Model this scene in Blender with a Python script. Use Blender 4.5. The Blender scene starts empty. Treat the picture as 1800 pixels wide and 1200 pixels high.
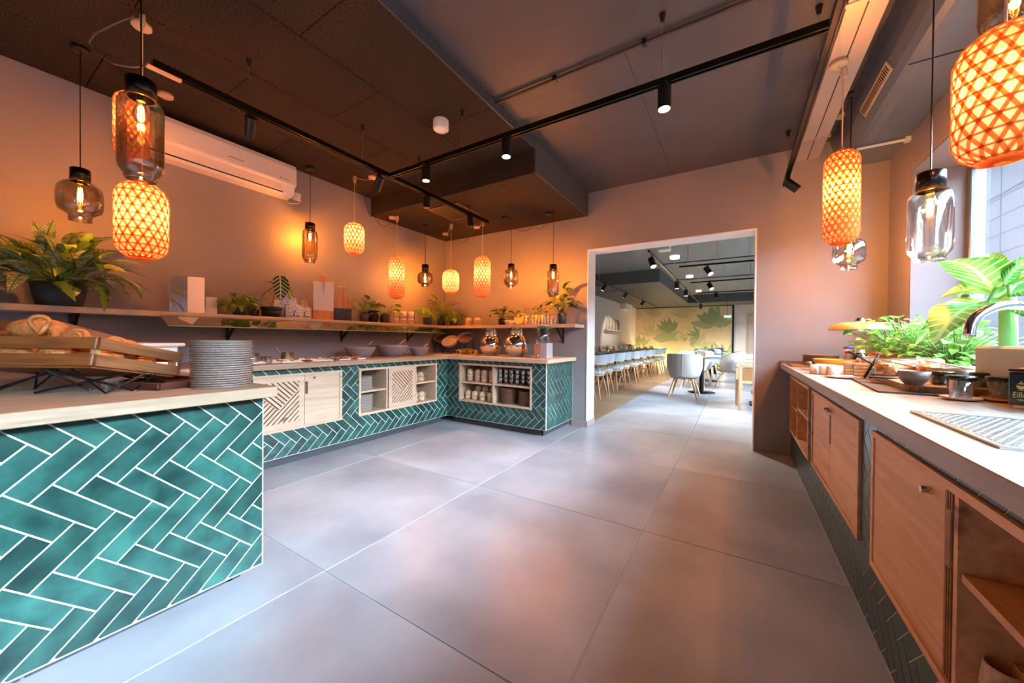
import bpy, bmesh, math, random
from math import pi, sin, cos, radians, sqrt, tan, atan2
from mathutils import Vector as V, Matrix as M
random.seed(7)
SC = bpy.context.scene
COL = SC.collection
# ------------------------------------------------------------------ camera
FPX = 634.56; CH = 1.10
YAW, PIT, ROL = radians(31.891), radians(-.4512), radians(.5263)
Fv = V((-sin(YAW)*cos(PIT), cos(YAW)*cos(PIT), sin(PIT)))
R0 = V((cos(YAW), sin(YAW), 0)); U0 = R0.cross(Fv)
Rv = R0*cos(ROL)+U0*sin(ROL); Uv = -R0*sin(ROL)+U0*cos(ROL)
cam = bpy.data.cameras.new('camera'); co = bpy.data.objects.new('camera', cam); COL.objects.link(co)
m = M.Identity(4)
for i in range(3):
    m[i][0] = Rv[i]; m[i][1] = Uv[i]; m[i][2] = -Fv[i]
m[2][3] = CH
co.matrix_world = m
cam.sensor_width = 36; cam.lens = FPX/1800*36; cam.clip_start = .02; cam.clip_end = 200
SC.camera = co
def P(u, v, x=None, y=None, z=None, d=None):      # a measured sight line met with a wall, shelf or floor plane
    D = Fv+Rv*((u-900)/FPX)+Uv*((600-v)/FPX)
    if x is not None: t = x/D.x
    elif y is not None: t = y/D.y
    elif z is not None: t = (z-CH)/D.z
    else: t = d
    return V((t*D.x, t*D.y, CH+t*D.z))
def AU(u, z, x=None, y=None, d=None):
    p = P(u, 597, x=x, y=y, d=d); return V((p.x, p.y, z))
# ------------------------------------------------------------------ world, light, exposure
w = bpy.data.worlds.new('sky'); SC.world = w; w.use_nodes = True
nt = w.node_tree; bg = nt.nodes['Background']
bg.inputs[0].default_value = (.66, .82, 1.0, 1); bg.inputs[1].default_value = 44.0
SC.view_settings.view_transform = 'Standard'; SC.view_settings.look = 'None'
SC.view_settings.gamma = 1; SC.view_settings.use_curve_mapping = False
SC.view_settings.exposure = 1.4
SC.cycles.max_bounces = 10; SC.cycles.diffuse_bounces = 5; SC.cycles.glossy_bounces = 4
SC.cycles.transmission_bounces = 8; SC.cycles.transparent_max_bounces = 24
SC.cycles.sample_clamp_indirect = 6; SC.cycles.caustics_reflective = False; SC.cycles.caustics_refractive = False
def area(name, loc, rot, sx, sy, power, col=(1, 1, 1), portal=False):
    l = bpy.data.lights.new(name, 'AREA'); l.shape = 'RECTANGLE'; l.size = sx; l.size_y = sy; l.energy = power; l.color = col
    o = bpy.data.objects.new(name, l); o.location = loc; o.rotation_euler = rot; COL.objects.link(o)
    if portal: l.cycles.is_portal = True
    return o
sun = bpy.data.lights.new('bright_sky_side', 'SUN'); sun.energy = 8; sun.angle = radians(50); sun.color = (.55, .76, 1.0)
so_ = bpy.data.objects.new('bright_sky_side', sun); so_.rotation_euler = (0, radians(58), radians(-6)); COL.objects.link(so_)
area('window_portal', (1.36, .45, 1.66), (0, radians(90), 0), 1.44, 6.9, 1, portal=True)
area('window_portal', (1.49, 11.0, 1.7), (0, radians(90), 0), 2.0, 10.8, 1, portal=True)
LAMP = (1.0, .34, .05)
def lamp(name, loc, power, r=.03, parent=None, col=LAMP, kind='POINT', spot=80, rot=(0, 0, 0)):
    l = bpy.data.lights.new(name, kind); l.energy = power; l.color = col; l.shadow_soft_size = r
    if kind == 'SPOT': l.spot_size = radians(spot); l.spot_blend = .6
    o = bpy.data.objects.new(name, l); o.location = loc; o.rotation_euler = rot; COL.objects.link(o)
    if parent: o.parent = parent
    return o
# ------------------------------------------------------------------ materials
def lin(h):
    h = h.lstrip('#'); c = [int(h[i:i+2], 16)/255 for i in (0, 2, 4)]
    return tuple((x/12.92 if x <= .04045 else ((x+.055)/1.055)**2.4) for x in c)+(1,)
MT = {}
def mat(name, c, rough=.5, metal=0, var=0, noise=0, nscale=20, bump=0, bscale=60, spec=.5, stretch=None, c2=None, emit=None, es=0, trans=0, coat=0):
    if name in MT: return MT[name]
    m = bpy.data.materials.new(name); m.use_nodes = True; nt = m.node_tree; N = nt.nodes; L = nt.links
    b = N['Principled BSDF']; c = lin(c) if isinstance(c, str) else tuple(c)+(1,)*(4-len(c))
    b.inputs['Base Color'].default_value = c; b.inputs['Roughness'].default_value = rough; b.inputs['Metallic'].default_value = metal
    b.inputs['Specular IOR Level'].default_value = spec
    if trans: b.inputs['Transmission Weight'].default_value = trans
    if coat: b.inputs['Coat Weight'].default_value = coat; b.inputs['Coat Roughness'].default_value = .1
    if emit: b.inputs['Emission Color'].default_value = lin(emit); b.inputs['Emission Strength'].default_value = es
    last = None
    if noise or c2 or bump:
        tc = N.new('ShaderNodeTexCoord'); mp = N.new('ShaderNodeMapping'); L.new(tc.outputs['Object'], mp.inputs[0])
        if stretch: mp.inputs['Scale'].default_value = stretch
        if var:
            oi = N.new('ShaderNodeObjectInfo'); ml = N.new('ShaderNodeMath'); ml.operation = 'MULTIPLY'; ml.inputs[1].default_value = 37
            L.new(oi.outputs['Random'], ml.inputs[0]); cx = N.new('ShaderNodeCombineXYZ'); L.new(ml.outputs[0], cx.inputs[0]); L.new(ml.outputs[0], cx.inputs[1])
            L.new(cx.outputs[0], mp.inputs['Location'])
    if noise or c2:
        n = N.new('ShaderNodeTexNoise'); n.inputs['Scale'].default_value = nscale; n.inputs['Detail'].default_value = 6; L.new(mp.outputs[0], n.inputs['Vector'])
        r = N.new('ShaderNodeValToRGB'); k = noise or .3
        r.color_ramp.elements[0].position = .32; r.color_ramp.elements[1].position = .68
        d = lin(c2) if c2 else tuple(x*(1-k) for x in c[:3])+(1,)
        r.color_ramp.elements[0].color = d; r.color_ramp.elements[1].color = c if c2 else tuple(min(1, x*(1+k*.6)) for x in c[:3])+(1,)
        L.new(n.outputs['Fac'], r.inputs[0]); last = r.outputs[0]
    if var:
        oi = N.new('ShaderNodeObjectInfo'); hs = N.new('ShaderNodeHueSaturation')
        mr = N.new('ShaderNodeMapRange'); mr.inputs['To Min'].default_value = 1-var; mr.inputs['To Max'].default_value = 1+var; L.new(oi.outputs['Random'], mr.inputs[0])
        L.new(mr.outputs[0], hs.inputs['Value'])
        if last: L.new(last, hs.inputs['Color'])
        else: hs.inputs['Color'].default_value = c
        last = hs.outputs[0]
    if last: L.new(last, b.inputs['Base Color'])
    if bump:
        n2 = N.new('ShaderNodeTexNoise'); n2.inputs['Scale'].default_value = bscale; n2.inputs['Detail'].default_value = 4; L.new(mp.outputs[0], n2.inputs['Vector'])
        bp = N.new('ShaderNodeBump'); bp.inputs['Strength'].default_value = bump; bp.inputs['Distance'].default_value = .01
        L.new(n2.outputs['Fac'], bp.inputs['Height']); L.new(bp.outputs[0], b.inputs['Normal'])
    MT[name] = m; return m
def wood(name, c, c2, axis=0, rough=.45, scale=3, var=.06, knots=True):
    """plank wood: grain streaks along the given axis, a few darker cracks"""
    if name in MT: return MT[name]
    m = bpy.data.materials.new(name); m.use_nodes = True; nt = m.node_tree; N = nt.nodes; L = nt.links; b = N['Principled BSDF']
    b.inputs['Roughness'].default_value = rough
    tc = N.new('ShaderNodeTexCoord'); mp = N.new('ShaderNodeMapping'); L.new(tc.outputs['Object'], mp.inputs[0])
    s = [14*scale/3]*3; s[axis] = .9*scale/3; mp.inputs['Scale'].default_value = s
    oi = N.new('ShaderNodeObjectInfo'); cx = N.new('ShaderNodeCombineXYZ'); ml = N.new('ShaderNodeMath'); ml.operation = 'MULTIPLY'; ml.inputs[1].default_value = 23
    L.new(oi.outputs['Random'], ml.inputs[0]); [L.new(ml.outputs[0], cx.inputs[i]) for i in range(3)]; L.new(cx.outputs[0], mp.inputs['Location'])
    n = N.new('ShaderNodeTexNoise'); n.inputs['Scale'].default_value = 2.2; n.inputs['Detail'].default_value = 9; n.inputs['Roughness'].default_value = .65; n.inputs['Distortion'].default_value = .6
    L.new(mp.outputs[0], n.inputs['Vector'])
    r = N.new('ShaderNodeValToRGB'); e = r.color_ramp.elements; e[0].position = .3; e[1].position = .62; e[0].color = lin(c2); e[1].color = lin(c); L.new(n.outputs['Fac'], r.inputs[0])
    n3 = N.new('ShaderNodeTexNoise'); n3.inputs['Scale'].default_value = .8; n3.inputs['Detail'].default_value = 3; L.new(mp.outputs[0], n3.inputs['Vector'])
    r3 = N.new('ShaderNodeValToRGB'); r3.color_ramp.elements[0].position = .27; r3.color_ramp.elements[1].position = .33
    r3.color_ramp.elements[0].color = (.35, .3, .25, 1) if knots else (1, 1, 1, 1); r3.color_ramp.elements[1].color = (1, 1, 1, 1); L.new(n3.outputs['Fac'], r3.inputs[0])
    mx = N.new('ShaderNodeMixRGB'); mx.blend_type = 'MULTIPLY'; mx.inputs[0].default_value = 1; L.new(r.outputs[0], mx.inputs[1]); L.new(r3.outputs[0], mx.inputs[2])
    hs = N.new('ShaderNodeHueSaturation'); mr = N.new('ShaderNodeMapRange'); mr.inputs['To Min'].default_value = 1-var; mr.inputs['To Max'].default_value = 1+var
    L.new(oi.outputs['Random'], mr.inputs[0]); L.new(mr.outputs[0], hs.inputs['Value']); L.new(mx.outputs[0], hs.inputs['Color']); L.new(hs.outputs[0], b.inputs['Base Color'])
    bp = N.new('ShaderNodeBump'); bp.inputs['Strength'].default_value = .15; bp.inputs['Distance'].default_value = .004; L.new(n.outputs['Fac'], bp.inputs['Height']); L.new(bp.outputs[0], b.inputs['Normal'])
    MT[name] = m; return m
def thin(name, tint, transp, gloss_rough=.03, gl=(1, 1, 1, 1), f=.12):
    """thin clear or tinted glass that lets light straight through and mirrors at grazing angles"""
    if name in MT: return MT[name]
    m = bpy.data.materials.new(name); m.use_nodes = True; nt = m.node_tree; N = nt.nodes; L = nt.links; N.remove(N['Principled BSDF'])
    t = N.new('ShaderNodeBsdfTransparent'); t.inputs[0].default_value = tuple(tint)+(1,)
    g = N.new('ShaderNodeBsdfGlossy'); g.inputs['Roughness'].default_value = gloss_rough; g.inputs[0].default_value = gl
    lw = N.new('ShaderNodeLayerWeight'); lw.inputs[0].default_value = .35
    mr = N.new('ShaderNodeMapRange'); mr.inputs['To Min'].default_value = f; mr.inputs['To Max'].default_value = .75; L.new(lw.outputs['Fresnel'], mr.inputs[0])
    mx = N.new('ShaderNodeMixShader'); L.new(mr.outputs[0], mx.inputs[0]); L.new(t.outputs[0], mx.inputs[1]); L.new(g.outputs[0], mx.inputs[2])
    L.new(mx.outputs[0], N['Material Output'].inputs[0]); MT[name] = m; return m
def translucent(name, c, transp, tr=.7, c2=None, sc=30):
    if name in MT: return MT[name]
    m = bpy.data.materials.new(name); m.use_nodes = True; nt = m.node_tree; N = nt.nodes; L = nt.links; N.remove(N['Principled BSDF'])
    t = N.new('ShaderNodeBsdfTransparent'); a = N.new('ShaderNodeBsdfTranslucent'); d = N.new('ShaderNodeBsdfDiffuse')
    for n in (a, d): n.inputs[0].default_value = lin(c)
    m1 = N.new('ShaderNodeMixShader'); m1.inputs[0].default_value = tr; L.new(d.outputs[0], m1.inputs[1]); L.new(a.outputs[0], m1.inputs[2])
    m2 = N.new('ShaderNodeMixShader'); m2.inputs[0].default_value = 1-transp; L.new(t.outputs[0], m2.inputs[1]); L.new(m1.outputs[0], m2.inputs[2])
    L.new(m2.outputs[0], N['Material Output'].inputs[0]); MT[name] = m; return m
def leafmat(name, ca, cb, edge=None, veins=0, vc=None, k=.5):
    """leaf colour in the leaf's own space: x along the midrib 0..1, y across; margin, blotches and pale veins"""
    if name in MT: return MT[name]
    m = bpy.data.materials.new(name); m.use_nodes = True; nt = m.node_tree; N = nt.nodes; L = nt.links; b = N['Principled BSDF']
    b.inputs['Roughness'].default_value = .38
    tc = N.new('ShaderNodeTexCoord'); sp = N.new('ShaderNodeSeparateXYZ'); L.new(tc.outputs['Object'], sp.inputs[0])
    ab = N.new('ShaderNodeMath'); ab.operation = 'ABSOLUTE'; L.new(sp.outputs['Y'], ab.inputs[0])
    n = N.new('ShaderNodeTexNoise'); n.inputs['Scale'].default_value = 9; n.inputs['Detail'].default_value = 5; L.new(tc.outputs['Object'], n.inputs[0])
    mu = N.new('ShaderNodeMath'); mu.operation = 'MULTIPLY_ADD'; mu.inputs[1].default_value = -3.2 if edge else 0; L.new(ab.outputs[0], mu.inputs[0])
    ad = N.new('ShaderNodeMath'); ad.operation = 'ADD'; ad.inputs[1].default_value = .28 if edge else 0; L.new(n.outputs['Fac'], ad.inputs[0]); L.new(ad.outputs[0], mu.inputs[2])
    r = N.new('ShaderNodeValToRGB'); r.color_ramp.elements[0].position = k-.08; r.color_ramp.elements[1].position = k+.08
    r.color_ramp.elements[0].color = lin(edge or ca); r.color_ramp.elements[1].color = lin(cb); L.new(mu.outputs[0], r.inputs[0]); last = r.outputs[0]
    if veins:      # side veins sweep forward from the midrib
        a1 = N.new('ShaderNodeMath'); a1.operation = 'MULTIPLY_ADD'; a1.inputs[1].default_value = -.9; L.new(ab.outputs[0], a1.inputs[0]); L.new(sp.outputs['X'], a1.inputs[2])
        a2 = N.new('ShaderNodeMath'); a2.operation = 'MULTIPLY'; a2.inputs[1].default_value = veins*2*pi; L.new(a1.outputs[0], a2.inputs[0])
        a3 = N.new('ShaderNodeMath'); a3.operation = 'SINE'; L.new(a2.outputs[0], a3.inputs[0])
        a4 = N.new('ShaderNodeMath'); a4.operation = 'GREATER_THAN'; a4.inputs[1].default_value = .72; L.new(a3.outputs[0], a4.inputs[0])
        a5 = N.new('ShaderNodeMath'); a5.operation = 'LESS_THAN'; a5.inputs[1].default_value = .018; L.new(ab.outputs[0], a5.inputs[0])
        a6 = N.new('ShaderNodeMath'); a6.operation = 'MAXIMUM'; L.new(a4.outputs[0], a6.inputs[0]); L.new(a5.outputs[0], a6.inputs[1])
        mx = N.new('ShaderNodeMixRGB'); mx.inputs[2].default_value = lin(vc); L.new(a6.outputs[0], mx.inputs[0]); L.new(last, mx.inputs[1]); last = mx.outputs[0]
    oi = N.new('ShaderNodeObjectInfo'); hs = N.new('ShaderNodeHueSaturation'); mr = N.new('ShaderNodeMapRange'); mr.inputs['To Min'].default_value = .75; mr.inputs['To Max'].default_value = 1.25
    L.new(oi.outputs['Random'], mr.inputs[0]); L.new(mr.outputs[0], hs.inputs['Value']); L.new(last, hs.inputs['Color']); L.new(hs.outputs[0], b.inputs['Base Color'])
    t = N.new('ShaderNodeBsdfTranslucent'); L.new(hs.outputs[0], t.inputs[0]); ms = N.new('ShaderNodeMixShader'); ms.inputs[0].default_value = .3
    L.new(b.outputs[0], ms.inputs[1]); L.new(t.outputs[0], ms.inputs[2]); L.new(ms.outputs[0], N['Material Output'].inputs[0])
    MT[name] = m; return m
# ------------------------------------------------------------------ mesh builder
class MB:
    def __init__(s): s.v = []; s.f = []; s.sm = []; s.T = M.Identity(4)
    def add(s, vs, fs, smooth=False):
        n = len(s.v); s.v += [tuple(s.T @ V(p)) for p in vs]; s.f += [tuple(i+n for i in f) for f in fs]; s.sm += [smooth]*len(fs); return s
    def bx(s, x0, x1, y0, y1, z0, z1, b=0):
        if b <= 0:
            return s.add([(x, y, z) for x in (x0, x1) for y in (y0, y1) for z in (z0, z1)], [(0, 1, 3, 2), (4, 6, 7, 5), (0, 4, 5, 1), (2, 3, 7, 6), (0, 2, 6, 4), (1, 5, 7, 3)])
        vs = []; idx = {}
        for ix, x in enumerate((x0, x1)):
            for iy, y in enumerate((y0, y1)):
                for iz, z in enumerate((z0, z1)):
                    sx, sy, sz = (1-2*ix)*b, (1-2*iy)*b, (1-2*iz)*b
                    for a, q in enumerate([(x, y+sy, z+sz), (x+sx, y, z+sz), (x+sx, y+sy, z)]):
                        idx[ix, iy, iz, a] = len(vs); vs.append(q)
        fs = []; c = [(0, 0), (0, 1), (1, 1), (1, 0)]
        for a in range(3):
            for e in (0, 1):
                k = []
                for p, q in c:
                    t = [p, q]; t.insert(a, e); k.append(idx[(*t, a)])
                fs.append(tuple(k))
        for a in range(3):
            o = [i for i in range(3) if i != a]
            for p, q in c:
                k = []
                for e in (0, 1):
                    t = [0, 0, 0]; t[a] = e; t[o[0]] = p; t[o[1]] = q; k.append(t)
                fs.append((idx[(*k[0], o[0])], idx[(*k[1], o[0])], idx[(*k[1], o[1])], idx[(*k[0], o[1])]))
        for ix in (0, 1):
            for iy in (0, 1):
                for iz in (0, 1): fs.append(tuple(idx[ix, iy, iz, a] for a in range(3)))
        return s.add(vs, fs)
    def lathe(s, prof, n=24, c=(0, 0, 0), smooth=True, cap0=False, cap1=False, sy=1):
        vs = []; fs = []; k = len(prof)
        for i in range(n):
            a = 2*pi*i/n
            for r, z in prof: vs.append((c[0]+r*cos(a), c[1]+r*sin(a)*sy, c[2]+z))
        for i in range(n):
            j = (i+1) % n
            for q in range(k-1): fs.append((i*k+q, j*k+q, j*k+q+1, i*k+q+1))
        s.add(vs, fs, smooth)
        for cap, q in ((cap0, 0), (cap1, k-1)):
            if cap: s.add([vs[i*k+q] for i in range(n)], [tuple(range(n))])
        return s
    def cyl(s, p0, p1, r0, r1=None, n=10, caps=True, smooth=True):
        r1 = r0 if r1 is None else r1; p0 = V(p0); p1 = V(p1); d = (p1-p0).normalized(); a = d.orthogonal().normalized(); b = d.cross(a)
        vs = [p+(a*cos(2*pi*i/n)+b*sin(2*pi*i/n))*r for p, r in ((p0, r0), (p1, r1)) for i in range(n)]
        s.add(vs, [(i, (i+1) % n, n+(i+1) % n, n+i) for i in range(n)], smooth)
        if caps: s.add(vs, [tuple(range(n))[::-1], tuple(range(n, 2*n))])
        return s
    def tube(s, pts, r, n=6, closed=False, smooth=True):
        pts = [V(p) for p in pts]; k = len(pts); vs = []; a = None
        for i, p in enumerate(pts):
            q0 = pts[(i-1) % k] if closed or i > 0 else p; q1 = pts[(i+1) % k] if closed or i < k-1 else p
            d = (q1-q0).normalized()
            a = d.orthogonal().normalized() if a is None else (a-d*a.dot(d)).normalized()
            b = d.cross(a); rr = r[i] if isinstance(r, (list, tuple)) else r
            vs += [p+(a*cos(2*pi*j/n)+b*sin(2*pi*j/n))*rr for j in range(n)]
        fs = []
        for i in range(k if closed else k-1):
            for j in range(n):
                i2 = (i+1) % k; fs.append((i*n+j, i*n+(j+1) % n, i2*n+(j+1) % n, i2*n+j))
        if not closed: fs += [tuple(range(n))[::-1], tuple(range((k-1)*n, k*n))]
        return s.add(vs, fs, smooth)
    def ball(s, c, r, n=10, sz=1, sx=1, sy=1):
        prof = [(max(1e-5, r*cos(-pi/2+pi*i/n*1.0)), r*sin(-pi/2+pi*i/n)*sz) for i in range(n+1)]
        vs = []; fs = []; k = len(prof); m = n+4
        for i in range(m):
            a = 2*pi*i/m
            for rr, z in prof: vs.append((c[0]+rr*cos(a)*sx, c[1]+rr*sin(a)*sy, c[2]+z))
        for i in range(m):
            j = (i+1) % m
            for q in range(k-1): fs.append((i*k+q, j*k+q, j*k+q+1, i*k+q+1))
        return s.add(vs, fs, True)
    def prism(s, poly, y0, y1, ax='xz'):
        """poly in x,z extruded along y (ax 'xz'), or x,y extruded along z (ax 'xy')"""
        n = len(poly)
        if ax == 'xz': vs = [(p, y0, q) for p, q in poly]+[(p, y1, q) for p, q in poly]
        elif ax == 'xy': vs = [(p, q, y0) for p, q in poly]+[(p, q, y1) for p, q in poly]
        else: vs = [(y0, p, q) for p, q in poly]+[(y1, p, q) for p, q in poly]
        return s.add(vs, [tuple(range(n)), tuple(range(2*n-1, n-1, -1))]+[(i, (i+1) % n, n+(i+1) % n, n+i) for i in range(n)])
    def grid(s, fn, nu, nv, smooth=True, th=0):
        vs = [V(fn(i/nu, j/nv)) for i in range(nu+1) for j in range(nv+1)]; w = nv+1
        fs = [(i*w+j, (i+1)*w+j, (i+1)*w+j+1, i*w+j+1) for i in range(nu) for j in range(nv)]
        return s.add(vs, fs, smooth)
    def mesh(s, name, mt):
        me = bpy.data.meshes.new(name); me.from_pydata(s.v, [], s.f)
        me.polygons.foreach_set('use_smooth', s.sm)
        if mt: me.materials.append(mt)
        bm = bmesh.new(); bm.from_mesh(me); bmesh.ops.recalc_face_normals(bm, faces=bm.faces); bm.to_mesh(me); bm.free()
        me.update(); return me
    def build(s, name, mt, parent=None, loc=(0, 0, 0), rot=(0, 0, 0), **kw):
        return link(name, s.mesh(name, mt), parent, loc, rot, **kw)
def link(name, me, parent=None, loc=(0, 0, 0), rot=(0, 0, 0), scale=None, label=None, cat=None, group=None, kind=None):
    o = bpy.data.objects.new(name, me); COL.objects.link(o); o.location = loc; o.rotation_euler = rot
    if scale: o.scale = scale
    if parent: o.parent = parent
    return tag(o, label, cat, group, kind)
def tag(o, label=None, cat=None, group=None, kind=None):
    if label: o['label'] = label
    if cat: o['category'] = cat
    if group: o['group'] = group
    if kind: o['kind'] = kind
    return o
def thing(name, label, cat, loc=(0, 0, 0), rz=0, group=None, rot=None, scale=None):
    return link(name, None, None, loc, rot or (0, 0, rz), scale, label, cat, group)
def copy_tree(o, loc=None, rz=None, label=None, group=None, parent=None, scale=None):
    c = o.copy(); COL.objects.link(c)
    if parent: c.parent = parent
    for ch in list(o.children): copy_tree(ch, parent=c)
    if loc is not None: c.location = loc
    if rz is not None: c.rotation_euler = (0, 0, rz)
    if scale: c.scale = scale
    if label: c['label'] = label
    if group: c['group'] = group
    return c
def struct(name, mb, mt, label=None, parent=None, **kw): return mb.build(name, mt, parent, kind='structure' if not parent else None, label=label, **kw)
def clip(poly, a, b, c):
    """keep the part of a convex polygon where a*x+b*y<=c"""
    out = []
    for i in range(len(poly)):
        p, q = poly[i], poly[(i+1) % len(poly)]; dp = a*p[0]+b*p[1]-c; dq = a*q[0]+b*q[1]-c
        if dp <= 0: out.append(p)
        if dp*dq < 0: t = dp/(dp-dq); out.append((p[0]+t*(q[0]-p[0]), p[1]+t*(q[1]-p[1])))
    return out
def clipr(poly, r):
    x0, x1, z0, z1 = r
    for a, b, c in ((-1, 0, -x0), (1, 0, x1), (0, -1, -z0), (0, 1, z1)):
        if len(poly) > 2: poly = clip(poly, a, b, c)
    return poly
def parea(p): return abs(sum(p[i][0]*p[(i+1) % len(p)][1]-p[(i+1) % len(p)][0]*p[i][1] for i in range(len(p))))/2
def regions(u0, u1, z0, z1, holes):
    out = []; x = u0
    for h in sorted(holes):
        if h[0] > x: out.append((x, h[0], z0, z1))
        if h[2] > z0: out.append((h[0], h[1], z0, h[2]))
        if h[3] < z1: out.append((h[0], h[1], h[3], z1))
        x = h[1]
    if x < u1: out.append((x, u1, z0, z1))
    return out
def tiles(parent, mt, u0, u1, z0, z1, holes=(), du=0, dz=0, TT=M.Identity(4), w=.0663, gap=.0048, y0=-.0062, y1=-.001, limit=300):
    """herringbone of 3:1 tiles set at 45 degrees on a local xz face; each tile is its own part"""
    regs = regions(u0, u1, z0, z1, holes); s2 = sqrt(.5); full = {}
    rot = TT.to_euler(); items = []
    for i in range(-60, 60):
        for j in range(-14, 14):
            for t in (0, 1):
                ox, oy = i+3*j, i-3*j
                r = (0, 3, 0, 1) if t == 0 else (3, 4, -2, 1)
                cx, cy = ox+(r[0]+r[1])/2, oy+(r[2]+r[3])/2
                U, Z = (cx-cy)*s2*w+du, (cx+cy)*s2*w+dz          # lattice (1,1) runs up, (3,-3) runs across
                U, Z = Z-dz+du, U-du+dz                          # swap so that zigzags climb
                if not (u0-.12 < U < u1+.12 and z0-.12 < Z < z1+.12): continue
                hw, hh = (r[1]-r[0])/2*w-gap/2, (r[3]-r[2])/2*w-gap/2
                q = [(-hw, -hh), (hw, -hh), (hw, hh), (-hw, hh)]
                q = [((a+b)*s2, (a-b)*s2) for a, b in q]
                poly = [(U+a, Z+b) for a, b in q]
                polys = [p for p in (clipr(poly, g) for g in regs) if len(p) > 2 and parea(p) > 2e-5]
                if polys: items.append((t, U, Z, q, polys, sum(parea(p) for p in polys)))
    A = (3*w-gap)*(w-gap)
    for t, U, Z, q, polys, ar in items:
        if ar > A*.999:
            if t not in full: full[t] = MB().prism(q, y0, y1).mesh('tile', mt)
            o = link('tile', full[t], parent)
            o.matrix_local = TT @ M.Translation((U, 0, Z))
        else:
            cu = sum(p[0] for p in polys[0])/len(polys[0]); cz = sum(p[1] for p in polys[0])/len(polys[0]); mb = MB()
            for p in polys: mb.prism([(a-cu, b-cz) for a, b in p], y0, y1)
            o = mb.build('tile', mt, parent); o.matrix_local = TT @ M.Translation((cu, 0, cz))
    return regs
# ------------------------------------------------------------------ shared materials
m_wall = mat('wall_paint', (.265, .24, .25, 1), .55, bump=.12, bscale=18, noise=.08, nscale=1.5)
m_slab = mat('ceiling_paint', (.07, .064, .07, 1), .5, bump=.3, bscale=5, noise=.15, nscale=3)
m_acou = mat('acoustic_board', (.095, .062, .042, 1), .9, bump=1.0, bscale=170, c2='#120c09', nscale=150)
m_acou.node_tree.nodes['Principled BSDF'].inputs['Specular IOR Level'].default_value = .15
m_oak = wood('pale_oak', '#cdb59b', '#b39a80', 0)
m_oakz = wood('pale_oak_upright', '#c9a684', '#ab8462', 2)
m_oaky = wood('pale_oak_y', '#cfae8c', '#b18c69', 1)
m_top = wood('worktop_oak', '#a8917a', '#8d745a', 1, rough=.4)
m_topf = wood('worktop_white_oak', '#aea296', '#96897b', 1, rough=.4)
m_dkwood = wood('crate_wood', '#9a5725', '#603212', 0, rough=.5)
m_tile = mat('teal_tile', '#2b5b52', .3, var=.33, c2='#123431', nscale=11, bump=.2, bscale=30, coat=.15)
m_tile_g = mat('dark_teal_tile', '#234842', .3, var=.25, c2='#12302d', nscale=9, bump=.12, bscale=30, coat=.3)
m_grout = mat('white_grout', '#dcd6cf', .8)
m_kick = mat('kick_board', '#3a3c40', .5)
m_black = mat('black_metal', '#0d0d0e', .35, metal=.3)
m_blackpl = mat('black_plastic', '#121214', .45)
m_steel = mat('brushed_steel', '#c4c6c8', .28, metal=1)
m_chrome = mat('chrome', '#dddfe2', .07, metal=1)
m_white = mat('white_plastic', '#e9e4df', .35)
m_whitep = mat('white_paint', '#d9d7d3', .6)
m_floor = mat('floor_tile', (.39, .385, .41, 1), .34, var=.04, c2='#86868c', nscale=1.6, bump=.08, bscale=7)
m_fgrout = mat('floor_grout', '#aaa8aa', .8)
m_dkgrey = mat('dark_pot', '#34363a', .5)
m_soil = mat('soil', '#2a1d14', .9, bump=.8, bscale=80)
m_glass = thin('clear_glass', (.93, .95, .95), .9)
m_pane = thin('window_pane', (.96, .98, .98), .9, f=.04)
m_smoke = thin('smoked_glass', (.70, .58, .38), .6, f=.10)
m_clearp = thin('pale_smoked_glass', (.78, .72, .66), .6, f=.10)
m_stone = mat('stoneware_grey', '#8f8780', .4, var=.08, noise=.2, nscale=120)
m_cup = mat('stoneware_sand', '#cbb594', .35, var=.12, noise=.25, nscale=60)
m_plate = mat('stoneware_plate', '#cfc9c3', .35, var=.06, noise=.25, nscale=90)
m_rim = mat('plate_rim', '#6a4630', .4)
# ------------------------------------------------------------------ room shell
XL, YB, ZC, ZP, ZS = -3.97, 4.344, 2.93, 2.86, 2.64
XR, YN = 1.10, -3.2
DX0, DX1, DZ = -1.598, .160, 2.222
YB2 = 4.60                 # far side of the dividing wall
DXL, DYE, DXR = -4.10, 17.8, 1.5   # dining room
fl = link('floor', None, kind='structure')
MB().bx(XL-.1, 1.6, YN-.1, YB2+.02, -.06, -.004).build('screed', m_fgrout, fl)
# floor tiles, 1.19 m square, grout recessed
gx, gy, gp, g = -.442, 2.165, 1.19, .0022
full = MB().bx(-gp/2+g, gp/2-g, -gp/2+g, gp/2-g, -.008, 0, b=.0015).mesh('tile', m_floor)
def floor_tiles(x0, x1, y0, y1):
    for i in range(-6, 6):
        for j in range(-6, 16):
            a, b, c, d = gx+i*gp, gx+(i+1)*gp, gy+j*gp, gy+(j+1)*gp
            A, B, C, D = max(a, x0), min(b, x1), max(c, y0), min(d, y1)
            if B-A < .02 or D-C < .02: continue
            if B-A > gp-.001 and D-C > gp-.001: link('tile', full, fl, ((a+b)/2, (c+d)/2, 0))
            else: MB().bx(A+g-(A+B)/2, B-g-(A+B)/2, C+g-(C+D)/2, D-g-(C+D)/2, -.008, 0).build('tile', m_floor, fl, ((A+B)/2, (C+D)/2, 0))
floor_tiles(XL, XR, YN, YB2)
floor_tiles(-1.62, DXR, YB2, DYE)
MB().bx(DXL-.1, DXR+.1, YB2+.02, DYE+.1, -.06, -.010).build('screed', m_fgrout, fl)
m_plank = wood('floor_oak', '#a98a6b', '#7d6047', 0, rough=.4, scale=2, var=.14)
pl = MB().bx(-.748, .748, -.0935, .0935, -.008, .001).mesh('plank', m_plank)
n = 0
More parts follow.
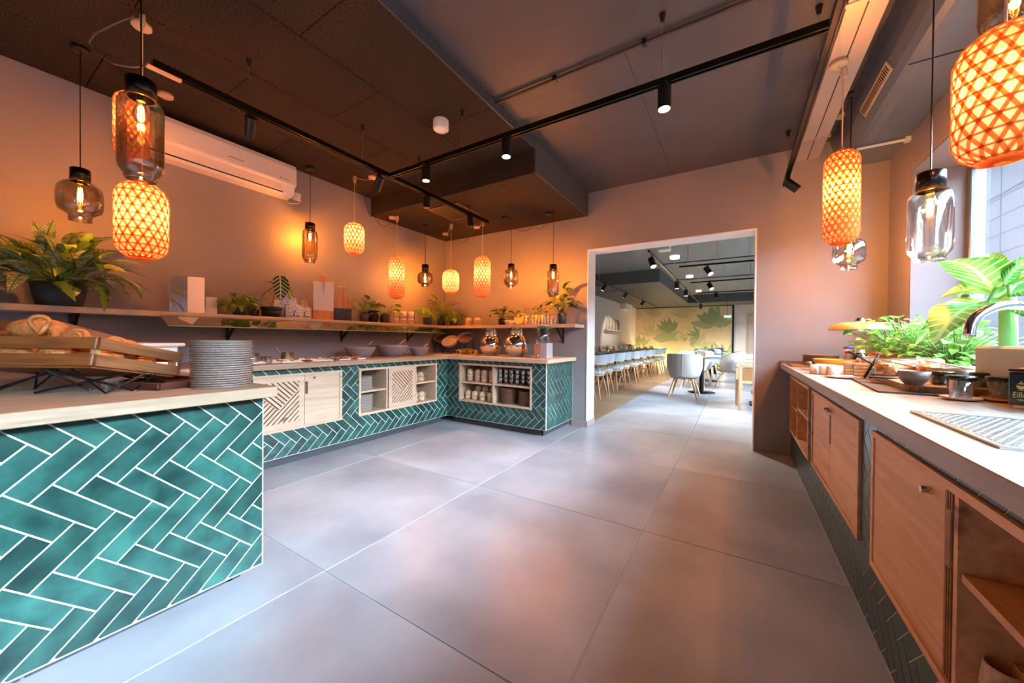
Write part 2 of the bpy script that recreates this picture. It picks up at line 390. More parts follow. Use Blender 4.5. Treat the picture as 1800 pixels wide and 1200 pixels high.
for r_ in range(int((DYE-YB2)/.19)+1):
    y = YB2+.095+r_*.19; x = DXL-.6*(r_ % 3)/1.0
    while x < -1.62:
        a, b = max(x, DXL), min(x+1.5, -1.62)
        if b-a > .05:
            if b-a > 1.49: link('plank', pl, fl, ((a+b)/2, y, 0))
            else: MB().bx(a+.002-(a+b)/2, b-.002-(a+b)/2, -.0935, .0935, -.008, .001).build('plank', m_plank, fl, ((a+b)/2, y, 0))
        x += 1.5
# walls
struct('wall_left', MB().bx(XL-.15, XL, YN-.1, YB2, 0, 3.1), m_wall)
wb = MB(); wb.bx(XL, DX0, YB, YB2, 0, 3.1); wb.bx(DX1, 1.44, YB, YB2, 0, 3.1); wb.bx(DX0, DX1, YB, YB2, DZ, 3.1)
struct('wall_back', wb, m_wall)
struct('wall_front', MB().bx(XL-.1, 1.7, YN-.15, YN, 0, 3.1), m_wall)
wr = MB(); XW = 1.44; WY0, WY1, WZ0, WZ1 = -3.0, 3.893, .94, 2.385
wr.bx(XR, XW, WY1, YB+.05, 0, 3.1); wr.bx(XR, XW, YN, WY0, 0, 3.1); wr.bx(XR, XW, WY0, WY1, 0, WZ0); wr.bx(XR, XW, WY0, WY1, WZ1, 3.1)
struct('wall_right', wr, m_wall)
rv = MB(); rv.bx(XR+.001, XW-.06, WY1-.012, WY1, WZ0, WZ1); rv.bx(XR+.001, XW-.06, WY0, WY1, WZ1-.012, WZ1); rv.bx(XR+.001, XW-.06, WY0, WY0+.012, WZ0, WZ1)
struct('trim_1', rv, mat('reveal_grey', '#64646b', .6), 'pale grey plaster lining of the window recess')
struct('trim_2', MB().bx(XR-.01, XW-.06, WY0, WY1, WZ0-.02, WZ0+.004, b=.003), m_whitep, 'pale window sill')
# windows with frames
def window(name, x, y0, y1, z0, z1, mull):
    wn = link(name, None, kind='structure')
    m_fr = mat('window_frame', '#474f58', .4)
    f = MB(); k = .055
    f.bx(x-.03, x+.03, y0, y1, z0, z0+k, b=.006); f.bx(x-.03, x+.03, y0, y1, z1-k, z1, b=.006)
    f.bx(x-.03, x+.03, y0, y0+k, z0+k, z1-k, b=.006); f.bx(x-.03, x+.03, y1-k, y1, z0+k, z1-k, b=.006)
    for q in mull: f.bx(x-.03, x+.03, q-k/2, q+k/2, z0+k, z1-k, b=.006)
    f.build('window_frame', m_fr, wn)
    ys = [y0+k]+[q for q in mull]+[y1-k]
    for a, b in zip(ys, ys[1:]): MB().bx(x-.004, x+.004, a+.01, b-.01, z0+k, z1-k).build('pane', m_pane, wn)
window('window_1', 1.40, WY0, WY1-.012, WZ0, WZ1-.012, [2.0, .05, -1.6])
# ceiling: slab, pipes and the lowered acoustic boards
cl = struct('ceiling', MB().bx(XL-.1, 1.7, YN-.1, YB2, ZC, ZC+.15), m_slab)
struct('ceiling_dining', MB().bx(DXL-.1, DXR+.1, YB2, DYE+.1, ZC, ZC+.15), mat('ceiling_grey_paint', (.22, .215, .21, 1), .6, noise=.1, nscale=3))
PX1 = -1.612
pan = {}
for c in range(5):
    xa, xb = PX1-(c+1)*.585, PX1-c*.585; xa = max(xa, XL+.002)
    y = -.6+(.56 if c % 2 == 0 else 0)-1.12*3+.06
    while y < 2.96:
        a, b = max(y, YN), min(y+1.12, 2.955)
        if b-a > .04:
            MB().bx(-(xb-xa)/2+.0025, (xb-xa)/2-.0025, -(b-a)/2+.0025, (b-a)/2-.0025, 0, ZC-ZP-.003, b=.003).build('acoustic_panel', m_acou, cl, ((xa+xb)/2, (a+b)/2, ZP))
        y += 1.12
MB().bx(PX1-.001, PX1+.012, YN, 2.96, ZP-.002, ZC-.001).build('panel_edge_strip', mat('panel_edge', '#3d4049', .5), cl)
# boxed-in bulkhead over the corner
bk = link('ceiling_bulkhead', None, kind='structure', label='dark boxed bulkhead hanging from the ceiling over the corner')
MB().bx(XL+.002, PX1, 2.965, YB-.002, ZS+.022, ZC-.002).build('core', m_acou, bk)
for a, b, c, d in [(XL+.002, -3.2, 2.957, 3.5), (XL+.002, -3.2, 3.5, YB-.003), (-3.2, -2.02, 2.957, 3.45), (-2.02, PX1, 2.957, 3.45), (-2.6, PX1, 3.45, YB-.003), (-3.2, -2.6, 3.45, YB-.003)]:
    MB().bx(a+.002, b-.002, c+.002, d-.002, ZS, ZS+.02, b=.002).build('acoustic_panel', m_acou, bk)
for a, b in [(XL+.002, -2.35), (-2.35, PX1)]: MB().bx(a+.002, b-.002, 2.952, 2.963, ZS+.003, ZC-.073).build('acoustic_panel', m_acou, bk)
MB().bx(PX1, PX1+.014, 2.952, YB-.003, ZS, ZC-.002).build('side_panel', mat('bulkhead_side', '#46464a', .8, bump=.6, bscale=140), bk)
h = thing('ceiling_hatch', 'square black access hatch let into the bulkhead underside', 'hatch', (-2.93, 3.37, ZS))
hp = MB(); q = .21
hp.bx(-q, q, -q, q, -.006, .0); hp.build('hatch_panel', mat('hatch_black', '#1c1612', .5), h)
hf = MB(); [hf.bx(*r, -.010, 0) for r in ((-q-.02, q+.02, -q-.02, -q), (-q-.02, q+.02, q, q+.02), (-q-.02, -q, -q, q), (q, q+.02, -q, q))]; hf.build('hatch_frame', mat('hatch_frame', '#5b4130', .5), h)
# rounded duct casing along the window wall
pr = [(XR-.001, ZC), (XR-.001, 2.66), (.87, 2.66), (.83, 2.665), (.80, 2.678), (.77, 2.71), (.74, 2.775), (.70, ZC)]
bm_ = MB().prism(pr, YN, YB-.002)
struct('trim_3', bm_, mat('casing_paint_skylit', (.105, .125, .165, 1), .28, bump=.1, bscale=4), 'dark rounded duct casing running along the window wall')  # dark paint with the blue of reflected skylight mixed into its colour
sm = MB()
for y in (3.95, 2.9, 1.9): sm.bx(.80, XR-.005, y-.002, y+.002, 2.655, 2.66)
sm.build('trim_4', mat('seam_black', '#100f10', .6), kind='structure', label='thin dark joints across the duct casing')
vt = thing('ventilation_grille', 'long beige slotted ventilation grille on the side of the duct casing', 'vent', (.751, 3.27, 2.742), rot=(0, radians(-25), 0))
MB().bx(-.006, .003, -.27, .27, -.034, .034, b=.003).build('grille_frame', mat('vent_beige', '#b09a80', .5), vt)
sl = MB().bx(-.008, -.0055, -.004, .004, -.019, .019).mesh('slot', m_blackpl)
for i in range(22): link('slot', sl, vt, (0, -.243+i*.0231, 0))
# mechanical plates: cable tray
ct = thing('cable_tray', 'wide pale metal cable tray hung beside the black lighting track', 'cable tray', (.54, 0, 2.80))
m_tray = mat('tray_metal', '#b7a9a2', .35, metal=.35)
t = MB(); t.bx(-.085, -.004, YN+.01, YB-.004, 0, .004); t.bx(.004, .085, YN+.01, YB-.004, 0, .004); t.bx(-.085, -.081, YN+.01, YB-.004, .004, .05); t.bx(.081, .085, YN+.01, YB-.004, .004, .05); t.build('tray', m_tray, ct)
MB().bx(-.0045, .0045, YN+.01, YB-.004, .001, .003).build('centre_slot', m_blackpl, ct)
br = MB().bx(-.098, .098, -.012, .012, -.006, 0).bx(-.098, -.092, -.012, .012, 0, ZC-2.802).bx(.092, .098, -.012, .012, 0, ZC-2.802).mesh('bracket', m_tray)
for y in (3.92, 2.45, 1.0, -.5): link('bracket', br, ct, (0, y, 0))
# slab joint and conduit
struct('trim_5', MB().bx(-.628, -.624, 2.3, YB-.003, ZC-.002, ZC), mat('joint', '#2a2626', .7), 'fine joint line in the ceiling slab')
cp = thing('ceiling_conduit', 'thin dark conduit pipe clipped along the ceiling slab', 'pipe', (0, 2.30, ZC-.02))
MB().cyl((PX1+.012, 0, 0), (1.0-.2, 0, 0), .011).build('pipe', mat('conduit', '#4a3a34', .4), cp)
for x in (-1.1, -.5, .1): MB().bx(x-.012, x+.012, -.016, .016, -.014, .019).build('pipe_clip', m_black, cp)
# white lining of the passage to the dining room
st = MB(); k = .012
st.bx(DX0, DX0+k, YB-.006, YB2+.006, 0, DZ-k); st.bx(DX1-k, DX1, YB-.006, YB2+.006, 0, DZ-k); st.bx(DX0, DX1, YB-.006, YB2+.006, DZ-k, DZ)
struct('trim_6', st, mat('opening_white', '#dfe3e6', .55), 'white lining of the wide doorway to the dining room')
bb = MB(); bb.bx(-1.79, DX0+.018, YB-.018, YB, 0, .075, b=.003); bb.bx(DX0+.012, DX0+.024, YB-.018, YB2, 0, .075); struct('baseboard_back', bb, mat('baseboard', '#9c8f8a', .5), 'low grey baseboard at the left foot of the doorway')
# ------------------------------------------------------------------ worktops and tiled counters
ZT, TH = .874, .046
pg = [(XL, .06), (-1.765, .06), (-1.765, .83), (-3.175, .83), (-3.175, 3.53), (-1.735, 3.53), (-1.735, YB), (XL, YB)]
wt = thing('worktop', 'pale oak worktop running round the left side of the room in a U', 'worktop', (0, 0, 0))
parts = [((XL, -1.765, .05, .83), m_top), ((XL, -3.175, .832, 3.528), m_top), ((XL, -1.735, 3.53, YB-.001), m_oak)]
for (a, b, c, d), mm in parts: MB().bx(a, b, c, d, ZT-TH, ZT, b=.003).build('board', mm, wt)
def counter(name, label, origin, rz, length, z0, z1, holes, mt, du, dz, kick, end=None, depth=.6, kin=.06, trimz=True, kz=0):
    """local x along the face, local -y out of it, tiles on the face, cut-outs for the built-in cabinets"""
    c = thing(name, label, 'counter', origin, rz)
    regs = tiles(c, mt, 0, length, z0, z1, holes, du, dz)
    g = MB()
    for a, b, p, q in regs: g.bx(a, b, -.0045, .014, p, q)
    g.build('grout_bed', m_grout, c)
    tr = MB(); k = .0045
    tr.bx(-k, 0, -.0075, .01, z0-k, z1); tr.bx(length, length+k, -.0075, .01, z0-k, z1); tr.bx(0, length, -.0075, .01, z0-k, z0)
    tr.build('edge_trim', mat('edge_trim', '#cfc9c2', .35, metal=.4), c)
    if kick: MB().bx(kin, length-kin, kin, kin+.02, kz, z0+.01).build('kick_board', m_kick, c)
    return c
# near leg: the big teal end face
near = counter('near_counter', 'near counter end clad in large teal herringbone tiles with a pale oak top', (-1.86, .095, 0), pi/2, .71, .052, .828, [], m_tile, .014, .62, True)
MB().bx(-.003, .71, .02, 2.05, .052, .828).build('carcass', m_grout, near)
MB().bx(.03, .05, .06, 2.05, 0, .052).build('kick_board', m_kick, near); MB().bx(.60, .62, .06, .6, 0, .06).build('kick_board', m_kick, near)
# left leg, face at x=-3.24 looking into the room; local x = world y-.80
A = (1.30-.80, 2.09-.80, .302, .782); B = (2.275-.80, 3.385-.80, .302, .782)
left = counter('left_counter', 'long teal herringbone counter along the left wall with two built-in cabinets', (-3.24, .80, 0), pi/2, 2.80, .086, .828, [A, B], m_tile, .0286, .083, True, kin=.06)
C = (-3.03+3.24, -1.965+3.24, .295, .783)
back = counter('back_counter', 'dark teal herringbone counter end piece beside the doorway with open shelf box', (-3.24, 3.60, 0), 0, 1.45, .086, .828, [C], m_tile, .0585, .077, True)
TT = M.Translation((1.452, .012, 0)) @ M.Rotation(pi/2, 4, 'Z')
rg = tiles(back, m_tile, 0, .73, .086, .828, (), .01, .077, TT)
g = MB(); g.T = TT; g.bx(-.001, .73, -.004, .014, .086, .828); g.build('grout_bed', m_grout, back)
g = MB(); g.T = TT; g.bx(.725, .73, -.011, .01, .082, .828); g.bx(0, .73, -.011, .01, .082, .086); g.build('edge_trim', MT['edge_trim'], back)
g = MB(); g.T = TT; g.bx(.048, .73, .06, .08, 0, .095); g.build('kick_board', m_kick, back)
# right counter, face at x=.452, local x = world 4.34-y
R0x, RY = .452, 4.335
def ry(y): return RY-y
N1 = (ry(4.30), ry(3.28), .255, .775); N2 = (ry(3.14), ry(2.04), .272, .772); N3 = (ry(1.87), ry(.35), .262, .768)
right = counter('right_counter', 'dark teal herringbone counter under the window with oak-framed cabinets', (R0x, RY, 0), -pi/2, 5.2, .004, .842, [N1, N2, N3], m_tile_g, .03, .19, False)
RZ = .888
wt2 = thing('window_worktop', 'long pale oak worktop under the window carrying sink, plants and tea glasses', 'worktop', (0, 0, 0))
MB().bx(.359, XR-.002, -.9, YB-.003, RZ-.047, RZ, b=.003).build('board', m_topf, wt2)
MB().bx(.359, 1.0, YB-.03, YB-.004, RZ, RZ+.025, b=.002).build('upstand', mat('upstand', '#6f5a48', .5), wt2)
# ------------------------------------------------------------------ cabinets built into the counters
def slat_door(parent, x0, x1, z0, z1, y, mt, inset=.045, th=.018, flip=False):
    d = link('door', None, parent, (x0, y, z0)); w_, h_ = x1-x0, z1-z0; W, Hh = w_-2*inset, h_-2*inset
    MB().bx(0, w_, th*.5, th, 0, h_).build('backing', mat('slot_brown', '#4a2c1e', .8), d)
    f = MB(); f.bx(0, inset, 0, th*.5, 0, h_); f.bx(w_-inset, w_, 0, th*.5, 0, h_); f.bx(inset, w_-inset, 0, th*.5, 0, inset); f.bx(inset, w_-inset, 0, th*.5, h_-inset, h_)
    f.build('door_frame', mt, d)
    ax, az = W*.45, Hh*.32                                             # apex of the chevron
    s2 = sqrt(.5); pitch, slot = .030, .0095
    def put(polys):
        for q in polys:
            if len(q) > 2 and parea(q) > 1e-5:
                cx = sum(p[0] for p in q)/len(q); cz = sum(p[1] for p in q)/len(q)
                MB().prism([(a-cx, b-cz) for a, b in q], 0, th*.5).build('slat', mt, d, (inset+cx, 0, inset+cz))
    box = [(0, 0), (W, 0), (W, Hh), (0, Hh)]
    up = clip(clip(box, -1, -1, -(ax+az)+0), 1, -1, ax-az)             # above both arms
    rt = clip(clip(box, -1, 0, -ax), -1, 1, az-ax); lf = clip(clip(box, 1, 0, ax), 1, 1, ax+az)
    D = W+Hh
    k = 0; t = -D
    while t < D:
        a, b = t+slot/2, t+pitch-slot/2
        q = clip(clip(up, -s2, -s2, -a), s2, s2, b); put([q])            # strips running down to the right
        q1 = [clip(clip(r, -s2, s2, -(-b)) if 0 else clip(r, s2, -s2, b), -s2, s2, -a) for r in (rt, lf)]; put(q1)
        t += pitch
    return d
def knob(parent, x, z, y=-.0): MB().cyl((x, y-.022, z), (x, y, z), .009, .011, 10).build('knob', m_chrome, parent)
def cabinet(name, label, parent_loc, rz, u0, u1, z0, z1, mt, depth=.40, fr=.022, proud=.016, rails=(), shelves=(), back=True):
    c = thing(name, label, 'cabinet', parent_loc, rz)
    f = MB(); y0, y1 = -proud, depth
    f.bx(u0, u0+fr, y0, y1, z0, z1); f.bx(u1-fr, u1, y0, y1, z0, z1); f.bx(u0+fr, u1-fr, y0, y1, z0, z0+fr); f.bx(u0+fr, u1-fr, y0, y1, z1-fr, z1)
    f.build('frame', mt, c)
    MB().bx(u0+fr, u1-fr, depth-.02, depth, z0+fr, z1-fr).build('back_panel', mt, c)
    for x in rails: MB().bx(x-.009, x+.009, y0+.004, y1-.02, z0+fr, z1-fr).build('divider', mt, c)
    for a, b, z in shelves: MB().bx(a, b, y0+.010, y1-.02, z-.009, z+.009).build('shelf', mt, c)
    return c
ca = cabinet('sliding_door_cabinet', 'oak cabinet with one slatted and one plain door in the long teal counter', (-3.24, .80, 0), pi/2, *A, m_oak)
a0, a1 = A[0]+.022, A[1]-.022; mid = 1.74-.80
slat_door(ca, a0+.02, mid, A[2]+.022, A[3]-.022, .0, m_oak)
d = link('door', None, ca, (mid+.002, -.004, A[2]+.022)); MB().bx(0, a1-mid-.002, 0, .018, 0, A[3]-A[2]-.044, b=.001).build('door_panel', m_oak, d)
MB().bx(.002, .026, -.0012, .003, .27, .38).build('finger_pull', mat('pull_dark', '#5a3322', .6), d); knob(d, .075, .41)
cb = cabinet('shelf_cabinet', 'oak cabinet with plates on the left, slatted centre door and cups on the right', (-3.24, .80, 0), pi/2, *B, m_oak, rails=(2.62-.80, 3.035-.80), shelves=((B[0]+.022, 2.611-.80, .541), (3.044-.80, B[1]-.022, .555)))
slat_door(cb, 2.645-.80, 3.030-.80, B[2]+.022, B[3]-.022, -.010, m_oak)
cc = cabinet('open_shelf_cabinet', 'open oak shelf box of four bays in the dark tiled counter by the doorway', (-3.24, 3.60, 0), 0, *C, m_oak, rails=(-2.50+3.24,), shelves=((C[0]+.022, .731, .538), (.749, C[1]-.022, .542)))
m_rust = wood('rustic_oak', '#e2b384', '#c08f60', 0, rough=.5, scale=2.0)
m_rustd = wood('rustic_oak_dark', '#a87748', '#7d5330', 0, rough=.5, scale=2.2)  # darker oak of the fluted door edge and its pull
c1 = cabinet('far_window_cabinet', 'open oak cabinet at the far end of the window counter, two bays of shelves', (R0x, RY, 0), -pi/2, *N1, m_rust, rails=(ry(3.86),), shelves=((N1[0]+.022, ry(3.87), .50), (ry(3.85), N1[1]-.022, .53)))
c2_ = cabinet('double_door_cabinet', 'rustic oak cabinet with a pair of plain doors in the window counter', (R0x, RY, 0), -pi/2, *N2, m_rust)
mm = ry(2.605)
for a, b, kx in ((N2[0]+.025, mm-.002, mm-.03), (mm+.002, N2[1]-.025, mm+.03)):
    d = link('door', None, c2_, (a, -.010, N2[2]+.025)); MB().bx(0, b-a, 0, .02, 0, N2[3]-N2[2]-.05, b=.0015).build('door_panel', m_rust, d); knob(d, kx-a, .425)
    MB().bx((b-a-.014) if kx < mm else .002, (b-a-.002) if kx < mm else .014, -.001, .003, .24, .40).build('finger_pull', mat('pull_dark', '#5a3322', .6), d)
c3_ = cabinet('near_window_cabinet', 'rustic oak cabinet nearest the camera with one plain door and open mug shelf', (R0x, RY, 0), -pi/2, *N3, m_rust, rails=(ry(1.262),), shelves=((ry(1.25), N3[1]-.022, .560),))
a, b = N3[0]+.025, ry(1.285)
d = link('door', None, c3_, (a, -.012, N3[2]+.025))
MB().bx(0, b-a-.03, 0, .022, 0, N3[3]-N3[2]-.05, b=.0015).build('door_panel', m_rust, d)
e = MB(); [e.bx(b-a-.03+i*.006, b-a-.03+i*.006+.0045, .002+.0015*(i % 2), .022, 0, N3[3]-N3[2]-.05) for i in range(5)]; e.build('fluted_edge', m_rustd, d)
MB().bx(b-a-.028, b-a, -.001, .006, .27, .41, b=.002).build('finger_pull', m_rustd, d); knob(d, b-a-.10, .425)
# ------------------------------------------------------------------ upper wall shelf, brackets and food guard
us = thing('wall_shelf', 'long pale oak shelf on black brackets running round the corner above the counters', 'shelf', (0, 0, 0))
S0, S1 = 1.243, 1.283
MB().bx(XL+.001, -3.67, -.4, 4.04, S0, S1, b=.002).build('board', wood('shelf_oak', '#c9b49a', '#b39a7d', 1), us)
MB().bx(XL+.001, -1.632, 4.042, YB-.002, S0, S1, b=.002).build('board', m_oak, us)
def bracket(loc, rz, drop=.20, reach=.24, group='black brackets under the wall shelf'):
    b = MB(); b.bx(-.012, .012, 0, .006, -drop, 0); b.bx(-.012, .012, .006, reach, -.006, 0)
    b.add([(x, y, z) for x in (-.010, .010) for y, z in ((.006, -drop+.02), (.006, -drop+.045), (reach-.02, -.006), (reach-.045, -.006))], [(0, 1, 3, 2), (4, 6, 7, 5), (0, 2, 6, 4), (1, 5, 7, 3), (2, 3, 7, 6), (0, 4, 5, 1)])
    o = b.build('bracket', m_black, us, loc, (0, 0, rz))
    MB().cyl((0, .0, -drop+.014), (0, .008, -drop+.014), .005).build('screw', m_chrome, o)
for u in (128, 405, 606, 722):
    p = AU(u, S0, x=-3.9); bracket((XL+.001, p.y, S0), -pi/2)
for u in (905, 985):
    p = AU(u, S0, y=4.25); bracket((p.x, YB-.001, S0), pi)
fg = thing('glass_food_guard', 'tilted clear glass guard fixed along the front of the long wall shelf', 'glass guard', (0, 0, 0))
a, b = V((-3.672, .90, S0+.012)), V((-3.55, .92, 1.172)); L_ = 3.86-.91
n_ = (b-a).cross(V((0, 1, 0))).normalized()*.004
MB().add([a, b, b+V((0, L_, 0)), a+V((0, L_, 0)), a+n_, b+n_, b+n_+V((0, L_, 0)), a+n_+V((0, L_, 0))], [(0, 1, 2, 3), (4, 7, 6, 5), (0, 4, 5, 1), (1, 5, 6, 2), (2, 6, 7, 3), (3, 7, 4, 0)]).build('glass_pane', thin('guard_glass', (.75, .82, .80), .8, f=.35), fg)
MB().tube([b, b+V((0, L_, 0))], .0035, 6).build('polished_edge', mat('glass_edge', '#9fd0c0', .2), fg)
for u in (402, 610, 722):
    p = AU(u, 0, x=-3.66); MB().cyl((-3.66, p.y-.02, S0-.018), (-3.66, p.y-.02, S0), .011).cyl((-3.66, p.y+.02, S0-.018), (-3.66, p.y+.02, S0), .011).build('clamp', m_chrome, fg)
# ------------------------------------------------------------------ lighting tracks
ZTR = 2.53
def rail(name, label, p0, p1, loc):
    t = thing(name, label, 'light track', loc); d = V(p1)-V(p0); mb = MB(); h = .017
    if abs(d.x) > abs(d.y): mb.bx(p0[0], p1[0], -h, h, .006, .034); mb.bx(p0[0], p1[0], -h, -h+.007, -.002, .006); mb.bx(p0[0], p1[0], h-.007, h, -.002, .006)
    else: mb.bx(-h, h, p0[1], p1[1], .006, .034); mb.bx(-h, -h+.007, p0[1], p1[1], -.002, .006); mb.bx(h-.007, h, p0[1], p1[1], -.002, .006)
    mb.build('rail', mat('track_black', '#0c0b0b', .3, metal=.4), t); return t
trL = rail('lighting_track', 'black ceiling track running above the long left counter', (0, .62, 0), (0, 3.67, 0), (-2.655, 0, ZTR)); MB().bx(-.014, .014, .60, .74, -.016, -.002, b=.002).build('end_feed', mat('feed_cream', '#c9a98c', .5), trL)
trC = rail('lighting_track', 'black ceiling track crossing the room between the two long tracks', (-2.63, 0, 0), (.34, 0, 0), (0, 2.17, ZTR))
trR = rail('lighting_track', 'black ceiling track running beside the pale cable tray', (0, -1.5, 0), (0, 4.17, 0), (.36, 0, ZTR))
def drop(parent, x, y, top):
    MB().cyl((0, 0, .034), (0, 0, top-ZTR-.03), .0016, n=5).build('suspension_wire', m_steel, parent, (x, y, 0))
    MB().cyl((0, 0, top-ZTR-.05), (0, 0, top-ZTR), .009, .018, 10).build('ceiling_cup', m_blackpl, parent, (x, y, 0))
for y in (1.07, 1.89): drop(trL, 0, y, ZP)
for y in (2.519, 3.3): drop(trL, 0, y, ZP if y < 2.9 else ZS)
for x in (-1.82, -.375): drop(trC, x, 0, ZP if x < -1.6 else ZC)
for y in (2.56, 3.94): drop(trR, 0, y, ZC)
def spot(label, loc, aim, size=1.0, on=True, power=12):
    """cylinder spot: track adapter, stem, barrel, lens; aim is the barrel's axis"""
    s = thing('track_spotlight', label, 'spotlight', loc); a = V(aim).normalized(); r, l = .034*size, .12*size
    MB().bx(-.016, .016, -.045, .045, -.016, .0).build('adapter', m_black, s)
    c = V((0, 0, -.05)) if abs(a.z) < .9 else V((0, 0, -.03))
    MB().cyl((0, 0, -.016), tuple(c), .008).build('stem', m_black, s)
    p0 = c-a*(l*.15); p1 = c+a*(l*.85)
    b = MB(); b.cyl(p0, p1, r, r, 20); o = b.build('barrel', m_black, s)
    MB().cyl(p1-a*.001, p1+a*.002, r*.86, r*.86, 20).build('lens', mat('lens_glow', '#fff3e0', .3, emit='#fff0dc', es=3) if on else m_blackpl, s)
    if on: lamp('spot_light', tuple(p1+a*.01), power, .03, s, (1, .93, .84), 'SPOT', 60, a.to_track_quat('-Z', 'Y').to_euler())
    return s
down = (0, 0, -1)
spot('black track spot on the cross track, third from the left, shining down', (-.36, 2.17, ZTR), down, 1.05)
spot('black track spot on the cross track in front of the bulkhead, shining down', (P(890, 260, y=2.17).x, 2.17, ZTR), down, 1.0)
spot('leftmost black track spot on the cross track', (P(749, 300, y=2.17).x, 2.17, ZTR), down, .95)
spot('black track spot tilted towards the left wall beside the air conditioner', (-2.655, P(441, 200, x=-2.655).y, ZTR), (-.6, .15, -.75), 1, False)
spot('black track spot tilted to the wall just before the tracks meet', (-2.655, P(668, 310, x=-2.655).y, ZTR), (-.6, .1, -.7), 1, False)
spot('black track spot hanging upright past the track junction', (-2.655, P(750, 345, x=-2.655).y, ZTR), down, .95, False)
spot('black track spot at the far end of the left track under the bulkhead', (-2.655, P(826, 385, x=-2.655).y, ZTR), (.1, .1, -1), .95, False)
spot('black track spot turned sideways at the far end of the right track', (.36, 3.94, ZTR), (.55, .1, -.55), 1, False)
# ------------------------------------------------------------------ pendants
m_liner = translucent('lamp_paper', '#d0ac88', .42, .75)
m_band = translucent('bamboo_strip', '#c46f36', .0, .6)
m_cordw = mat('cream_cord', '#cdb18f', .6)
m_filament = mat('filament', '#ffcf80', .4, emit='#ffb050', es=30)
def woven(name, label, loc, D, H, zc, canopy, power=9):
    """loc = centre of shade top; capsule woven from three families of strips over a paper liner"""
    t = thing(name, label, 'pendant lamp', loc); r = D/2; c = min(r*.85, H*.32)
    def prof(s):      # s 0 top .. 1 bottom -> radius, z
        L1 = pi/2*c; L2 = H-2*c; tot = 2*L1+L2; q = .12*tot+s*(tot-.24*tot) if 0 else s*tot
        if q < L1: a = q/c; return (r-c)+c*sin(a), -c+c*cos(a)
        if q < L1+L2: return r, -c-(q-L1)
        a = (q-L1-L2)/c; return (r-c)+c*cos(a), -H+c-c*sin(a)
    n = 22
    pts = [prof(i/n) for i in range(n+1)]
    MB().lathe(pts, 32).build('paper_liner', m_liner, t)
    mb = MB(); K = 17 if D > .15 else 14
    for sgn in (1, -1):
        for k in range(K):
            ph = 2*pi*k/K; S = 26; vs = []
            for i in range(S+1):
                s = i/S; R_, z = prof(s); a = ph+sgn*s*H/D*1.25
                w = .0058/max(R_, .03)
                for e in (-w, w): vs.append(((R_+.002+.0012*sgn)*cos(a+e), (R_+.002+.0012*sgn)*sin(a+e), z))
            mb.add(vs, [(2*i, 2*i+1, 2*i+3, 2*i+2) for i in range(S)])
    nr = max(6, int(H/.032))
    for k in range(1, nr):
        R_, z = prof(k/nr); h = .0035
        mb.lathe([(R_+.0035, z-h), (R_+.0035, z+h)], 32)
    mb.build('woven_bands', m_band, t, kind='stuff')
    MB().lathe([(r-c+.001, -.002), (r-c+.004, .004), (r-c-.004, .004)], 28).lathe([(r-c+.001, -H+.002), (r-c+.004, -H-.004), (r-c-.006, -H-.004)], 28).build('rim_hoop', m_band, t)
    MB().cyl((0, 0, -.06), (0, 0, .012), .018, n=12).build('lamp_holder', m_cordw, t)
    top = zc-loc[2]
    MB().cyl((0, 0, .01), (0, 0, top-.01), .0035, n=6).build('cord', m_cordw, t)
    if canopy:
        cx, cy = canopy[0]-loc[0], canopy[1]-loc[1]
        MB().lathe([(.001, -.024), (.040, -.024), (.044, -.020), (.044, 0), (.001, 0)], 20, (cx, cy, top)).build('canopy', m_cordw, t)
        if abs(cx)+abs(cy) > .03:
            mid = V((cx*.5, cy*.5, top-.07)); pts = []
            for i in range(13):
                s = i/12; a = V((cx, cy, top-.024)); b = V((0, 0, top-.015)); pts.append((a*(1-s)**2+mid*2*s*(1-s)+b*s*s))
            MB().tube(pts, .003).build('slack_cord', m_cordw, t)
            q = MB()
            for k in range(3):
                q.tube([(.018*cos(x)*(1-.1*k)+.004*k, .006*k-.006, top-.045+.036*sin(x)) for x in [2*pi*i/16 for i in range(16)]], .003, closed=True)
            q.build('cord_coil', m_cordw, t)
    lamp('bulb_light', (0, 0, -H*.42), power*.4, .022, t, (1.0, .56, .27))
    return t
def zpx(v, d, u): return P(u, v, d=d).z
def woven_px(label, u, vt, vb, w, d, canopy, zc, x=None, y=None, power=9, W=None):
    a = (u-900)/FPX; D = W or w*d/FPX/sqrt(1+a*a)
    tp = P(u, vt, d=d); bt = P(u, vb, d=d)
    return woven('woven_pendant', label, (tp.x, tp.y, tp.z), D, tp.z-bt.z, zc, canopy, power)
C2 = lambda u, v, z: P(u, v, z=z)
woven_px('large woven bamboo pendant glowing directly below the tall amber glass lamp', 250, 322, 456, 98, 1.98, (-2.88, .63), ZP, power=10)
woven_px('woven bamboo pendant half hidden behind the tall amber glass lamp at left', 231, 165, 282, 64, 2.45, C2(291, 165, ZP), ZP, power=6)
woven_px('short woven bamboo pendant hanging in front of the left wall right of the air conditioner', 623, 392, 447, 36, 3.93, C2(655, 310, ZP), ZP)
woven_px('long capsule woven bamboo pendant on the left wall side before the corner', 697.5, 449, 525, 29, 4.55, C2(690, 381, ZS), ZS)
woven_px('short woven bamboo pendant hanging in the room corner above the palm', 792.5, 474, 515, 29.5, 4.85, C2(783, 410, ZS), ZS)
woven_px('long capsule woven bamboo pendant on the doorway side of the corner', 848, 450, 522, 29, 4.70, C2(838, 398, ZS), ZS)
woven_px('long woven bamboo pendant hanging under the cable tray by the window', 1480, 266, 430, 66, 2.223, C2(1474, 115, 2.78), 2.80, power=11)
woven_px('large woven bamboo pendant at the top right corner, nearest the camera', 1765, 52, 284, 190, 1.086, (0, 0), ZC, power=6) if 0 else None
p = P(1768, 52, d=1.10)
